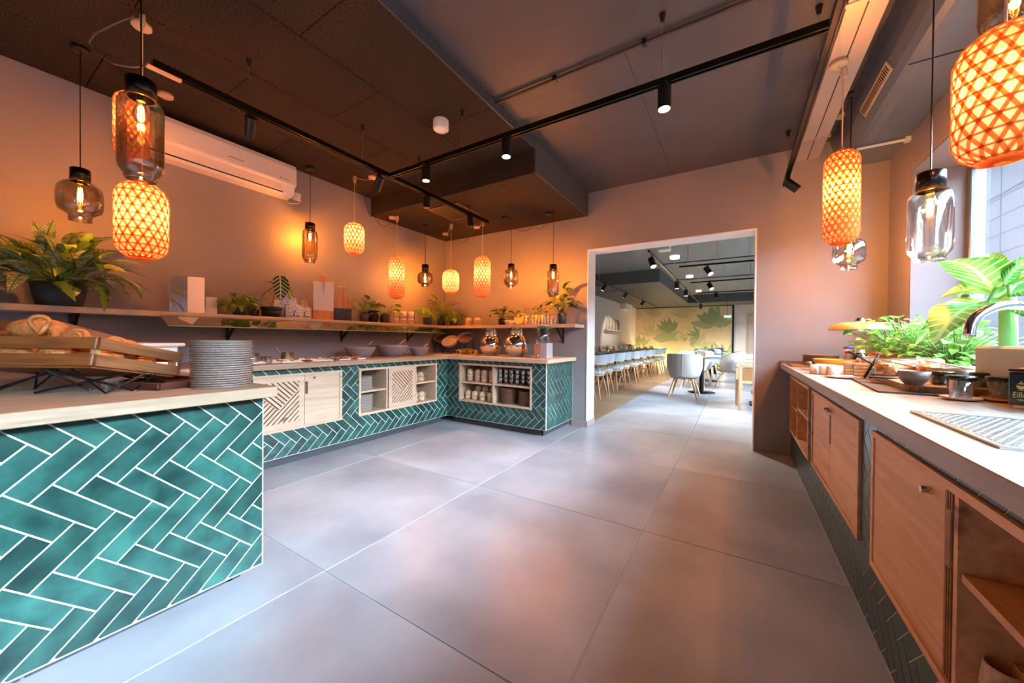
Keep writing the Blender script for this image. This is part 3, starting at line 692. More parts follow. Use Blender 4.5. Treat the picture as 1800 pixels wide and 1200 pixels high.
woven('woven_pendant', 'large woven bamboo pendant at the top right corner, nearest the camera', (p.x, p.y, p.z), .205, p.z-P(1768, 284, d=1.10).z, ZC, (p.x+.01, p.y), 6)
def glass_lamp(label, u, vcap, vg, vb, d, D, zc, shape='tall', gm=None, power=7, canopy=None):
    """black cap, blown glass shade and clear filament bulb on a black cord"""
    a = P(u, vcap, d=d); g = P(u, vg, d=d).z-a.z; b = P(u, vb, d=d).z-a.z; r = D/2; gm = gm or m_smoke
    t = thing('glass_pendant', label, 'pendant lamp', (a.x, a.y, a.z)); H = g-b
    cr = r*.66 if shape == 'tall' else r*.45
    MB().lathe([(.001, 0), (cr-.004, 0), (cr, -.004), (cr, g-.004), (cr-.005, g-.004)], 24).build('cap', mat('lamp_cap', '#15110f', .25, metal=.6), t)
    if shape == 'tall': pr = [(cr, g), (r*.9, g-H*.05), (r*.985, g-H*.10), (r, g-H*.16), (r, g-H*.80), (r*.96, g-H*.87), (r*.78, g-H*.93), (r*.70, g-H*.955), (r*.72, g-H*.985), (r*.66, g-H)]
    elif shape == 'round': pr = [(cr, g), (r*.8, g-H*.06), (r*.95, g-H*.16), (r, g-H*.3), (r, g-H*.6), (r*.93, g-H*.78), (r*.7, g-H*.88), (r*.52, g-H*.92), (r*.52, g-H)]
    else: pr = [(cr, g), (r*.75, g-H*.07), (r*.95, g-H*.18), (r, g-H*.3), (r, g-H*.62), (r*.92, g-H*.75), (r*.6, g-H*.84), (r*.5, g-H*.87), (r*.5, g-H)]
    MB().lathe(pr, 40).build('glass_shade', gm, t)
    MB().tube([(pr[-1][0]*cos(x), pr[-1][0]*sin(x), pr[-1][1]) for x in [2*pi*i/32 for i in range(32)]], .002, 6, closed=True).build('glass_rim', thin('rim_glass', (.8, .7, .6), .5, f=.4), t)
    bz = g-.012
    MB().cyl((0, 0, g+.02), (0, 0, g-.016), .014, n=14).build('lamp_holder', m_black, t)
    MB().lathe([(.010, bz), (.016, bz-.02), (.026, bz-.05), (.028, bz-.07), (.020, bz-.09), (.001, bz-.098)], 18).build('bulb', thin('bulb_glass', (1, .93, .8), .9, f=.06), t)
    f = MB(); [f.cyl((.007*cos(x), .007*sin(x), bz-.028), (.010*cos(x), .010*sin(x), bz-.075), .0012, n=5) for x in (0, pi/2, pi, 3*pi/2)]; f.build('filament', m_filament, t)
    MB().cyl((0, 0, 0), (0, 0, zc-a.z), .003, n=6).build('cord', m_black, t)
    cxy = (0, 0) if canopy is None else (canopy[0]-a.x, canopy[1]-a.y)
    MB().lathe([(.001, -.026), (.036, -.026), (.040, -.022), (.040, 0), (.001, 0)], 18, (cxy[0], cxy[1], zc-a.z)).build('canopy', m_blackpl, t)
    if canopy is not None:
        A_, B_ = V((cxy[0], cxy[1], zc-a.z-.026)), V((0, 0, zc-a.z-.012)); mid = (A_+B_)/2-V((0, 0, .05))
        MB().tube([A_*(1-s)**2+mid*2*s*(1-s)+B_*s*s for s in [i/10 for i in range(11)]], .0025).build('slack_cord', m_black, t)
    lamp('bulb_light', (0, 0, bz-.055), power*3.3, .012, t)
    return t
glass_lamp('tall amber glass pendant with black cap, largest, hanging at the left front', 248, 141, 172, 316, 1.53, .146, ZP, 'tall', power=6.5)
glass_lamp('squat amber glass pendant above the big variegated plant', 141, 297, 319, 388, 2.22, .196, ZP, 'squat', power=4.5)
glass_lamp('tall slim amber glass pendant on the left wall side right of the air conditioner', 545, 392, 404, 461, 3.75, .143, ZP, 'tall', power=4.5)
glass_lamp('squat smoked glass pendant in the room corner over the spice rack', 747.5, 465, 478, 503, 4.95, .205, ZS, 'squat')
glass_lamp('rounded smoked glass pendant in the middle of the doorway-side wall', 898.5, 464, 473, 505, 4.56, .188, ZS, 'round', canopy=P(887, 381, z=ZS))
glass_lamp('tall slim smoked glass pendant nearest the doorway above the leafy plant', 972.5, 465, 474, 522, 4.30, .139, ZS, 'tall', canopy=P(965, 374, z=ZS))
glass_lamp('tall clear glass pendant with shiny cap in front of the window recess', 1636, 303, 335, 458, 1.655, .147, ZC-.1, 'tall', m_clearp, 9)
glass_lamp('squat clear glass pendant partly behind the woven capsule pendant by the window', 1493, 398, 420, 473, 2.67, .19, ZC, 'squat', m_clearp, 9)
p = P(1786, 50, d=1.16)
g9 = glass_lamp('smoked glass pendant cut off by the top right corner of the picture', 1786, -110, -78, 48, 1.16, .15, ZC, 'tall', m_smoke, 5)
# low dark canopies and loose cables on the bulkhead
cb_ = thing('loose_cable', 'black cable swagging under the bulkhead along the left wall edge', 'cable', (0, 0, 0))
def swag(pts, sag, n=10):
    out = []
    for a, b in zip(pts, pts[1:]):
        for i in range(n): s = i/n; q = V(a)*(1-s)+V(b)*s; out.append(q-V((0, 0, sag*4*s*(1-s))))
    return out+[V(pts[-1])]
MB().tube(swag([P(640, 338, x=-3.9), P(657, 378, x=-3.9), P(690, 383, z=ZS)-V((0, 0, .004))], .12), .003).build('cable', m_black, cb_)
cb2 = thing('loose_cable', 'black cable drooping between the pendant canopies on the doorway side', 'cable', (0, 0, 0))
MB().tube(swag([P(798, 418, z=ZS), P(838, 398, z=ZS), P(887, 381, z=ZS), P(940, 395, y=YB-.02), P(965, 374, z=ZS)], .13), .003).build('cable', m_black, cb2)
cb3 = thing('loose_cable', 'thick dark cable looping from the ceiling to the end of the left track', 'cable', (0, 0, 0))
q = [P(235, 28, z=2.80), P(200, 42, z=2.76), P(165, 60, z=2.72), P(156, 75, z=2.68), P(170, 92, z=2.62), P(200, 112, z=2.56), P(235, 118, z=2.54), P(270, 114, z=2.545)]
MB().tube([q[0]]+[(q[i]+q[i+1])/2 if j else q[i] for i in range(1, 7) for j in (0, 1)]+[q[7]], .005, 8).build('cable', mat('grey_cable', '#4c474c', .4), cb3)
# air conditioner on the left wall
y0, y1 = .86, 1.93
ac = thing('air_conditioner', 'white wall-mounted air conditioner high on the left wall', 'air conditioner', (XL, 0, 0))
D_ = .21; z0, z1 = 2.50, 2.80
pr = [(0.001, z1), (D_-.035, z1), (D_-.008, z1-.012), (D_, z1-.04), (D_, z0+.105), (D_-.01, z0+.10), (D_-.03, z0+.085), (D_-.05, z0+.03), (D_-.09, z0+.005), (.02, z0), (.001, z0+.02)]
MB().prism([(a, b) for a, b in pr], y0, y1, 'xz').build('body', mat('ac_white', '#e8ded8', .25), ac)
MB().prism([(D_-.002, z0+.115), (D_+.010, z0+.112), (D_+.010, z1-.045), (D_-.003, z1-.006)], y0+.003, y1-.003).build('front_panel', mat('ac_white', '', 0), ac)
MB().prism([(D_-.028, z0+.090), (D_-.020, z0+.094), (D_-.046, z0+.030), (D_-.054, z0+.026)], y0+.03, y1-.12).build('air_flap', mat('ac_flap', '#d8c8bd', .3), ac)
MB().prism([(D_-.052, z0+.028), (D_-.048, z0+.030), (D_-.056, z0+.020), (D_-.060, z0+.020)], y0+.02, y1-.10).build('air_slot', m_blackpl, ac)
def text(body, name, size, loc, rot, mt, parent, ext=.0005, align='CENTER'):
    cu = bpy.data.curves.new(name, 'FONT'); cu.body = body; cu.size = size; cu.extrude = ext; cu.align_x = align; cu.align_y = 'CENTER'
    o = bpy.data.objects.new(name, cu); COL.objects.link(o); dg = bpy.context.evaluated_depsgraph_get(); me = bpy.data.meshes.new_from_object(o.evaluated_get(dg))
    bpy.data.objects.remove(o); me.materials.clear(); me.materials.append(mt)
    return link(name, me, parent, loc, rot)
mk = MB(); [mk.bx(D_+.0102, D_+.0110, 1.36+.013*k, 1.369+.013*k, z0+.153, z0+.161) for k in range(9)]; [mk.bx(D_+.0102, D_+.0110, 1.80+.012*k, 1.808+.012*k, z0+.128, z0+.134) for k in range(6)]; mk.bx(D_+.0102, D_+.0110, 1.775, 1.787, z0+.125, z0+.137)
mk.build('printed_marks', mat('letter_grey', '#77706c', .5), ac)
so = thing('wall_socket', 'white wall socket with plug beside the air conditioner', 'socket', (XL+.002, P(521, 346, x=XL).y, P(521, 346, x=XL).z))
MB().bx(0, .012, -.042, .042, -.042, .042, b=.004).build('plate', m_white, so); MB().cyl((.012, 0, 0), (.03, 0, 0), .02, .016, 14).build('plug', m_white, so)
MB().tube([(.03, 0, 0), (.05, .01, -.03), (.04, 0, -.08), (.02, -.08, -.10), (.02, -.15, -.05), (.03, -.2, .02)], .004).build('power_cord', m_white, so)
p = P(775, 212, z=ZP)
sd = thing('ceiling_fixture', 'round white drum-shaped fixture on the dark acoustic ceiling', 'ceiling fixture', (p.x, p.y, ZP))
MB().lathe([(.001, 0), (.060, 0), (.062, -.004), (.062, -.070), (.058, -.075), (.046, -.075), (.044, -.070), (.001, -.070)], 32).build('drum', m_white, sd)
MB().lathe([(.001, -.0705), (.043, -.0705)], 24).build('diffuser', mat('diffuser', '#f6efe4', .4), sd)
# thin white pipe under the casing by the window
wp = thing('white_pipe', 'thin white pipe with end clip crossing under the duct casing', 'pipe', (0, 3.925, 2.645))
MB().cyl((.80, 0, 0), (XR, 0, 0), .011).build('pipe', m_whitep, wp); MB().bx(XR-.03, XR, -.02, .02, -.02, .015).build('pipe_clip', m_whitep, wp)
ex = thing('ceiling_cup_canopy', 'flat cream ceiling cup hanging behind the long woven pendant by the window', 'canopy', tuple(P(1483, 201, d=2.9)))
MB().lathe([(.001, -.02), (.044, -.02), (.048, -.015), (.048, 0), (.001, 0)], 20).build('cup', m_cordw, ex)
MB().cyl((0, 0, 0), (0, 0, ZC-ex.location.z), .003).build('cord', m_black, ex)
# ------------------------------------------------------------------ outside the window
ob = thing('building_outside', 'pale rendered building seen washed out through the window', 'building', (7.5, 0, -.5))
MB().bx(0, 3, -14, 12, 0, 3.9).bx(0, 6, 12, 34, 0, 7.9).build('wall', mat('outside_wall', (.019,.0195,.022,1), .9, spec=0), ob)
MB().prism([(-.3, 3.9), (3.3, 3.9), (3.3, 4.15), (-.3, 4.15)], -14.3, 11.9).bx(-.3, 6.3, 11.7, 34.3, 7.9, 8.2).build('roof', mat('outside_roof', (.014,.0145,.017,1), .9, spec=0), ob)
for i in range(7): MB().bx(-.02, 0, -12+i*4.6, -10.5+i*4.6, 1.2, 2.6).build('window', mat('outside_glass', (.0085,.009,.0105,1), .2), ob)
bd = MB(); bd.bx(-.012, 0, 12, 34, 6.6, 6.64); [bd.bx(-.012, 0, 12+1.4*k, 12.03+1.4*k, 0, 7.9) for k in range(15)]
for i in range(11): bd.bx(-.012, 0, -14 if i < 6 else 12, 34, .62*i+.3, .62*i+.315)
bd.build('facade_joints', mat('outside_joint', (.007,.0072,.0085,1), .9, spec=0), ob)
struct('ground_outside', MB().bx(1.75, 30, -30, 40, -.6, -.5), mat('outside_ground', (.07, .07, .07, 1), .9, spec=0))
# ------------------------------------------------------------------ plants
def leaf_mesh(name, mt, w=.3, droop=.25, fold=.12, nu=8, tip=1.0, heart=False):
    mb = MB()
    def prof(t):
        if heart: return w*(max(0, sin(pi*min(1, (t+.12)/1.12)))**.7)*(1-.25*t) if t < 1 else 0
        return w*sin(pi*t**.8)**.9*tip if 0 < t < 1 else .004
    vs = []; fs = []
    for i in range(nu+1):
        t = i/nu; x = t-droop*.25*t*t; z = -droop*t*t+.10*droop*sin(pi*t); h = prof(t)/2
        for j, s in enumerate((-1, -.5, 0, .5, 1)): vs.append((x-(abs(s)*.04 if heart else 0), s*h, z+abs(s)*h*fold*2))
    for i in range(nu):
        for j in range(4): fs.append((i*5+j, i*5+j+1, i*5+j+6, i*5+j+5))
    mb.add(vs, fs, True); return mb.mesh(name, mt)
def pot(parent, r, h, mt, taper=.78, soil=True, name='pot'):
    MB().lathe([(.001, 0), (r*taper, 0), (r*(taper+1)/2, h*.5), (r, h), (r-.006, h), (r*(taper+1)/2-.006, h*.5)], 28).build(name, mt, parent)
    if soil: MB().lathe([(.001, h*.86), (r*.93, h*.86)], 20).build('soil', m_soil, parent)
def plant(name, label, loc, r, h, potm, lm, n, L0, L1, stem, pitch=(10, 70), mats=None, wide=1.0, seed=1, stemm=None, yaws=None, cat='plant', group=None, spread=.25, up=0):
    rnd = random.Random(seed); t = thing(name, label, cat, loc, 0, group); pot(t, r, h, potm)
    st = MB()
    for i in range(n):
        zz_ = 0
        ya = i*2.399+rnd.uniform(-.25, .25) if yaws is None else radians(yaws[i % len(yaws)]+rnd.uniform(-10, 10))
        pi_ = radians(rnd.uniform(*pitch)); k = rnd.uniform(.35, 1)*stem
        rc_ = (k*wide+L1*.9)*cos(pi_)
        if loc[1] < 4.4 and loc[0]+cos(ya)*rc_ < XL+.03: ya = pi-ya
        if loc[0] < 0 and loc[1] < 4.4 and loc[1]+sin(ya)*rc_ > YB-.03: ya = -ya
        if loc[0]+cos(ya)*rc_ < XL+.03 and loc[1] < 4.4: pi_ = radians(82); ya = 0
        d = V((cos(ya)*cos(pi_), sin(ya)*cos(pi_), sin(pi_)))
        b = V((cos(ya)*r*spread*rnd.random(), sin(ya)*r*spread*rnd.random(), h*.86)); e = b+V((d.x*k*wide, d.y*k*wide, max(.02, d.z)*k))
        mid = (b+e)/2+V((0, 0, .12*k)); st.tube([b, mid, e], [.0035*max(.5, r/.1), .003*max(.5, r/.1), .002], 5)
        L = rnd.uniform(L0, L1); tilt = pi_-radians(rnd.uniform(-8, 30) if up else rnd.uniform(15, 45))
        link('leaf', rnd.choice(lm), t, e, (rnd.uniform(-.5, .5), -tilt, ya+rnd.uniform(-.4, .4)), (L, L, L))
    st.build('stems', stemm or mat('stem_green', '#6b8a3c', .5), t)
    return t
ml_agl = leafmat('aglaonema_leaf', '#7f9a60', '#c6cfa2', veins=13, vc='#5c7d45', k=.5)
ml_agl2 = leafmat('aglaonema_leaf_dark', '#3f6a2a', '#7fa348', edge='#33591f', k=.5)
ml_pot = leafmat('pothos_leaf', '#5d8a2c', '#93a83a', k=.5)
ml_dk = leafmat('dark_leaf', '#24401f', '#3d6a2e', k=.5)
ml_alo = leafmat('alocasia_leaf', '#1d3a22', '#25462a', veins=7, vc='#c8d8a0')
ml_die = leafmat('dieffenbachia_leaf', '#2f7a26', '#5f9a4a', edge='#337e28', veins=11, vc='#8ab878', k=.5)
ml_herb = leafmat('herb_leaf', '#3f8f2e', '#8ccf62', k=.5)
ml_palm = leafmat('palm_leaf', '#56702a', '#8a9440', k=.5)
L_agl = [leaf_mesh('leaf', ml_agl, .38, .5), leaf_mesh('leaf', ml_agl, .36, .2), leaf_mesh('leaf', ml_agl2, .30, .6)]
L_pot = [leaf_mesh('leaf', ml_pot, .62, .3, heart=True), leaf_mesh('leaf', ml_pot, .55, .6, heart=True)]
L_dk = [leaf_mesh('leaf', ml_dk, .5, .4, heart=True), leaf_mesh('leaf', ml_pot, .5, .3, heart=True)]
L_alo = [leaf_mesh('leaf', ml_alo, .62, .2, heart=True)]
L_die = [leaf_mesh('leaf', ml_die, .42, .35, nu=12), leaf_mesh('leaf', ml_die, .46, .6, nu=12)]
L_herb = [leaf_mesh('leaf', ml_herb, .95, .3, nu=5), leaf_mesh('leaf', ml_herb, .85, .6, nu=5)]
L_palm = [leaf_mesh('leaf', ml_palm, .14, .3, nu=6), leaf_mesh('leaf', ml_palm, .12, .15, nu=6)]
SZ = S1                                              # shelf top
m_bowl = mat('bowl_grey', '#8c8286', .45, noise=.15, nscale=60)
p = AU(105, SZ, x=-3.76); p.x = -3.76
t = plant('variegated_plant', 'big bushy plant with silver-green blotched leaves in a dark bowl pot on the shelf', p, .125, .145, m_dkgrey, L_agl, 85, .17, .27, .25, (-6, 84), wide=1.1, seed=3, spread=.5, up=1)
# acrylic stand and small white box
p = AU(329, SZ, x=-3.80)
t = thing('menu_holder', 'clear acrylic menu holder on the shelf, blank sheet coloured as a white window reflection', 'sign holder', (-3.79, p.y, SZ), radians(58))
MB().bx(-.11, .11, -.002, .002, 0, .30).build('acrylic_front', thin('acrylic', (.95, .97, 1), .9, f=.15), t)
MB().bx(0.0, .108, -.004, -.0022, .004, .296).build('paper_with_reflection', mat('paper', '#fbfcff', .3), t)  # near-white colour stands in for the window mirrored in this sheet
MB().bx(-.11, .11, -.002, .07, 0, .003).build('acrylic_foot', MT['acrylic'], t)
t = thing('white_box', 'small plain white box behind the acrylic menu holder', 'box', (-3.87, AU(366, 0, x=-3.87).y, SZ)); MB().bx(-.04, .04, -.05, .05, 0, .06, b=.002).build('box_body', m_white, t)
MB().bx(-.035, .035, -.03, .05, .06, .15, b=.002).build('box_lid', m_white, t)
def px(u, x=-3.80): return AU(u, SZ, x=x)
plant('trailing_pothos', 'bushy trailing pothos in a dark pot, first plant left of the long-stemmed one', px(421, -3.78), .062, .085, m_dkgrey, L_pot, 40, .06, .10, .11, (-5, 80), wide=1.3, seed=5)
plant('small_herb', 'thin yellowish sprigs in a dark low pot beside the long-stemmed plant', px(447, -3.84), .04, .07, m_dkgrey, L_herb, 18, .025, .045, .14, (50, 88), seed=6)
t = thing('alocasia', 'long-stemmed alocasia with dark arrow leaves and pale veins in a black pot', 'plant', px(477, -3.80)); pot(t, .085, .085, m_blackpl, .88); MB().lathe([(.088, .070), (.092, .072), (.092, .098), (.086, .10), (.080, .098)], 24).build('pot_rim', m_blackpl, t)
stm = MB().tube([(0, 0, .07), (.0, .015, .15), (0, .03, .24)], [.012, .010, .006], 8); stm.tube([(0, .03, .22), (.02, .05, .30), (.03, .06, .36)], .003); stm.tube([(0, .02, .2), (.02, -.04, .25)], .003); stm.build('stem', mat('alocasia_stem', '#a8785e', .5), t)
link('leaf', L_alo[0], t, (.03, .06, .40), (0, radians(75), radians(-10)), (.26,)*3); link('leaf', L_alo[0], t, (.02, -.01, .27), (radians(20), radians(38), radians(-80)), (.17,)*3); link('leaf', L_alo[0], t, (.02, .10, .33), (radians(50), radians(55), radians(70)), (.17,)*3); link('leaf', L_alo[0], t, (0, .0, .33), (0, radians(-10), radians(-60)), (.09,)*3)
# delft boards
def board_outline(w, h, hw, hh, r=.012):
    """shouldered paddle: body w x h with a rounded handle hw x hh"""
    pts = [(-w/2, 0), (w/2, 0), (w/2, h-.02), (w/2-.012, h-.004), (w/2-.03, h)]
    pts += [(hw/2+.012, h+.006), (hw/2+.002, h+.02), (hw/2, h+hh-hw/2)]
    pts += [(hw/2*cos(a), h+hh-hw/2+hw/2*sin(a)) for a in [pi*i/8 for i in range(1, 8)]]
    return pts+[(-x, y) for x, y in pts[2:8][::-1]]
m_delft = mat('delft_print', '#eef0f4', .25, c2='#7f92c8', nscale=55); m_delft.node_tree.nodes['Color Ramp'].color_ramp.elements[0].position = .38; m_delft.node_tree.nodes['Color Ramp'].color_ramp.elements[1].position = .46
def delft(label, u, x, w, h, hw, hh, mb, base, lean=.12, face=58):
    p = px(u, x); t = thing('delft_board', label, 'cutting board', (p.x, p.y, SZ+.001), 0, rot=(lean, 0, radians(face)))
    o = board_outline(w, h, hw, hh); k = 8+7//2
    MB().prism(o, 0, .012).build('board', base, t)
    MB().prism([(-w*.42, .010), (w*.42, .010), (w*.42, h*.80), (w*.30, h*.93), (-w*.30, h*.93), (-w*.42, h*.80)], -.0012, 0).build('blue_print', m_delft, t)
    q = MB(); q.prism([(-w*.32, .02), (w*.32, .02), (w*.32, .028), (-w*.32, .028)], -.002, 0)
    q.prism([(-.006, .03), (.006, .03), (.003, h*.62), (-.003, h*.62)], -.002, 0)
    for a in (.6, 2.2, 3.8, 5.3): q.prism([(.0+cos(a)*.004, h*.6), (cos(a)*h*.28, h*.6+sin(a)*h*.28), (cos(a+.15)*h*.28, h*.6+sin(a+.15)*h*.28)], -.002, 0)
    q.build('windmill_print', mat('delft_blue', '#2c479e', .3), t)
    MB().cyl((0, -.0022, h+hh-hw/2), (0, .0, h+hh-hw/2), .006).build('hanging_hole', m_blackpl, t)
m_del = mat('delft_white', '#e9e6ea', .3); m_lw = wood('light_board', '#d9b48c', '#c39a70', 2)
delft('largest blue and white tile-print cutting board, back left of the three', 500, -3.86, .18, .185, .05, .11, 0, m_del)
delft('middle blue and white tile-print cutting board with the windmill, in front', 517, -3.80, .14, .135, .042, .07, 0, m_del)
delft('blue and white print cutting board with bare wooden handle, rightmost of the three', 535, -3.84, .13, .13, .05, .07, 0, m_lw)
p = px(570, -3.86); t = thing('marble_board', 'tall white cutting board with pale wooden foot and twine loop', 'cutting board', (p.x-.02, p.y, SZ+.001), 0, rot=(.22, 0, radians(60)))
MB().bx(-.10, .10, 0, .016, 0, .105, b=.002).build('wood_foot', wood('pink_beech', '#d9a583', '#c28a66', 2), t); MB().bx(-.10, .10, 0, .016, .105, .42, b=.002).build('white_slab', mat('white_stone', '#e6dfd6', .3), t)
MB().bx(-.032, .032, .001, .015, .42, .50, b=.006).build('wood_handle', wood('pink_beech', '', ''), t)
MB().tube([(0, -.004, .475), (-.010, -.006, .40), (0, -.008, .30), (.012, -.006, .40), (.002, -.004, .475)], .003).build('twine_loop', mat('twine', '#c07a3c', .8), t)
p = px(601, -3.84); t = thing('slate_board', 'wood and dark slate cutting board with cylinder handle, leaning on the wall', 'cutting board', (p.x-.01, p.y, SZ+.001), 0, rot=(.15, 0, radians(60)))
MB().bx(-.105, .105, 0, .015, 0, .145, b=.002).build('slate_half', mat('slate', '#3a3d42', .5, noise=.5, nscale=40), t); MB().bx(-.105, .105, 0, .015, .145, .27, b=.002).build('wood_half', wood('warm_board', '#d39a66', '#a9693a', 2), t)
MB().bx(-.028, .028, 0, .015, .27, .375, b=.004).build('handle', wood('warm_board', '', ''), t); MB().cyl((-.042, .007, .382), (.042, .007, .382), .012).build('handle_bar', wood('warm_board', '', ''), t)
t = plant('alocasia_small', 'leafy plant with a tall curling dark leaf in a dark pot, back of the pair', px(656, -3.86), .07, .15, m_blackpl, L_alo, 6, .10, .16, .20, (40, 80), seed=9)
plant('peperomia', 'small bright leafy plant in a grey pot in front of the curling dark leaf', px(640, -3.76), .055, .095, m_dkgrey, L_pot, 26, .05, .085, .20, (30, 85), seed=10)
plant('young_pothos', 'spreading young pothos in a grey pot just left of the spice rack', px(675, -3.78), .062, .11, m_dkgrey, L_pot, 22, .07, .12, .15, (10, 75), wide=1.4, seed=11)
# spice rack with little pots
p = px(710, -3.76); rk = thing('condiment_rack', 'small two-tier wooden rack holding white labelled tubs', 'rack', (p.x, p.y, SZ), radians(60))
mb = MB(); mb.bx(-.165, -.153, 0, .10, 0, .145); mb.bx(.153, .165, 0, .10, 0, .145); mb.bx(-.153, .153, 0, .10, 0, .008); mb.bx(-.153, .153, 0, .10, .088, .096); mb.build('rack_frame', m_lw, rk)
R_ = M.Rotation(radians(60), 4, 'Z')
for i, x in enumerate((-.10, 0, .10)):
    for z, nm in ((.009, 'lower'), (.097, 'upper')):
        q = V((p.x, p.y, SZ+z))+R_ @ V((x, .045, 0)); pos = ('left', 'middle', 'right')[i]
        s = thing('condiment_tub', f'{"white tub with orange label in the lower tier, " if z < .05 else "white ceramic pot with spoon on top of the rack, "}{pos}', 'tub', q, radians(60))
        MB().lathe([(.001, 0), (.034, 0), (.040, .07), (.037, .07), (.032, .008), (.001, .008)], 20).build('tub', m_white, s)
        if z < .05: MB().bx(-.020, .020, -.042, -.037, .025, .048, b=.002).build('label', mat('label_orange', '#d9702e', .5), s)
        else: MB().cyl((0, 0, .02), (.03, .01, .095), .003).build('spoon', m_lw, s)
t = plant('parlour_palm', 'feathery palm rising behind the pothos in the shelf corner', px(775, -3.76), .07, .10, m_blackpl, L_palm, 60, .12, .22, .30, (25, 85), seed=12, wide=.6)
plant('corner_pothos', 'low spreading pothos in a dark pot at the left foot of the palm', px(751, -3.70), .07, .10, m_dkgrey, L_pot, 34, .07, .12, .14, (10, 75), wide=1.3, seed=13)
plant('golden_pothos', 'yellow-green pothos in a dark pot at the right foot of the palm', AU(797, SZ, y=4.16), .06, .09, m_dkgrey, L_pot, 36, .07, .11, .16, (10, 80), wide=1.2, seed=14)
def by(u, y=4.17, z=SZ): return AU(u, z, y=y)
bl = [(.001, 0), (.03, 0), (.034, .006), (.048, .03), (.056, .052), (.053, .052), (.044, .03), (.028, .010), (.001, .010)]
def bowl(name, label, loc, r, h, mt, group=None, flip=False, cat='bowl', tilt=None, rim=None):
    t = thing(name, label, cat, loc, 0, group, rot=tilt); k = r/.056; m_ = h/.052
    pr = [(a*k, (.052-b if flip else b)*m_) for a, b in bl]
    MB().lathe(pr, 28).build('bowl_wall', mt, t); return t
for s, u in (('left', 823.5), ('right', 839)):
    for i in range(3): bowl('small_bowl', f'small upturned sand bowl in the {s} stack of three, {("bottom","middle","top")[i]}', by(u)+V((0, 0, i*.032)), .056, .052, m_cup, 'upturned bowls on the back shelf', True)
plant('bushy_herb', 'leafy plant in a dark pot between the stacked bowls and the white bowl', by(882), .055, .09, m_blackpl, L_dk, 34, .06, .10, .17, (20, 85), seed=15)
bowl('cream_bowl', 'wide cream bowl at the front of the back shelf', by(896, 4.12), .08, .06, mat('cream_ceramic', '#dbc4a0', .4))
for i, (u, r, z) in enumerate(((910, .075, .0), (915, .085, 0))):
    t = thing('leaf_plate', ('cream leaf-shaped plate leaning on the wall, front one', 'cream leaf-shaped plate leaning on the wall, back one')[i], 'plate', by(u, 4.20+.03*i)+V((0, 0, .004)), 0, rot=(radians(68), 0, 0))
    MB().lathe([(.001, 0), (r*.7, 0), (r, .012), (r, .016), (r*.7, .005), (.001, .005)], 26, (0, r, 0), sy=1.0).build('plate', mat('cream_ceramic', '', 0), t)
# row of patterned ceramic tumblers
m_pat = mat('patterned_tumbler', '#e2cdb2', .3, c2='#9a6b4a', nscale=60)
pats = [mat('tumbler_%d' % i, a, .3, c2=b, nscale=s, stretch=st) for i, (a, b, s, st) in enumerate([('#e8dccc', '#b08a68', 50, None), ('#dfe3ea', '#7a86a8', 45, (1, 1, .2)), ('#e6cfae', '#c08850', 60, None), ('#ece6de', '#a99078', 40, (1, 1, .3)), ('#d9bfa0', '#8a6248', 70, None)])]
for m_ in pats: m_.node_tree.nodes['Color Ramp'].color_ramp.elements[0].position = .45; m_.node_tree.nodes['Color Ramp'].color_ramp.elements[1].position = .52
words = 'first second third fourth fifth sixth seventh eighth ninth tenth'.split()
for i in range(10):
    u = 925+i*5.6; b = by(u, 4.13-.004*i)
    t = thing('patterned_tumbler', f'patterned tall ceramic tumbler in the row on the back shelf, {words[i]} from the left', 'tumbler', b, i*.7, 'patterned tumblers on the back shelf')
    MB().lathe([(.001, 0), (.017, 0), (.0195, .004), (.021, .125), (.019, .125), (.0175, .006), (.001, .006)], 14).build('tumbler', pats[i % 5], t)
plant('shelf_pilea', 'round-leaved plant spilling behind the patterned tumblers', by(940, 4.26), .05, .09, m_blackpl, L_dk, 30, .05, .085, .20, (10, 80), seed=16, wide=1.7)
t = plant('rubber_plant', 'tall leafy plant in a slim grey pot at the doorway end of the shelf', by(988, 4.15), .055, .14, m_dkgrey, [leaf_mesh('leaf', leafmat('yellow_leaf', '#8b9a3a', '#b9b060', k=.5), .36, .5), L_dk[0]], 38, .09, .15, .40, (25, 88), wide=.55, seed=17)
# ------------------------------------------------------------------ things on the back and left worktops
TZ = ZT
ORD = 'first second third fourth fifth sixth seventh eighth ninth tenth eleventh twelfth thirteenth fourteenth fifteenth sixteenth seventeenth eighteenth nineteenth twentieth'.split()
def stack(name, label, loc, r, n, dz, mt, rim, group, cat='plate', rnd=None, top=None):
    pr = [(.001, 0), (r*.8, 0), (r*.93, dz*.15), (r*.975, dz*.6), (r, dz*.85), (r-.001, dz*1.05), (r*.95, dz*1.0), (r*.6, .005), (.001, .005)]
    m1 = MB().lathe(pr[:5]+pr[5:], 36).mesh('plate', mt); m2 = MB().lathe([(r*.97, dz*.80), (r+.0012, dz*.82), (r+.0012, dz*1.06), (r*.97, dz*1.08)], 36).mesh('rim', rim)
    for i in range(n):
        t = thing(name, (label+', '+('topmost' if i == n-1 else 'bottom one' if i == 0 else ORD[n-1-i]+' from the top')) if (i < n-1 or not top) else top, cat, V(loc)+V((random.uniform(-.0015, .0015), random.uniform(-.0015, .0015), i*dz)), 0, group)
        link('plate', m1, t); link('rim', m2, t)
pc = P(362, 684, z=TZ); pc = V((pc.x-.075, pc.y+.085, TZ))
stack('dinner_plate', 'brown-rimmed grey plate in the tall near-counter stack', pc, .112, 21, .0098, m_plate, m_rim, 'dinner plates stacked on the near counter', top='topmost grey dinner plate of the tall stack on the near counter')
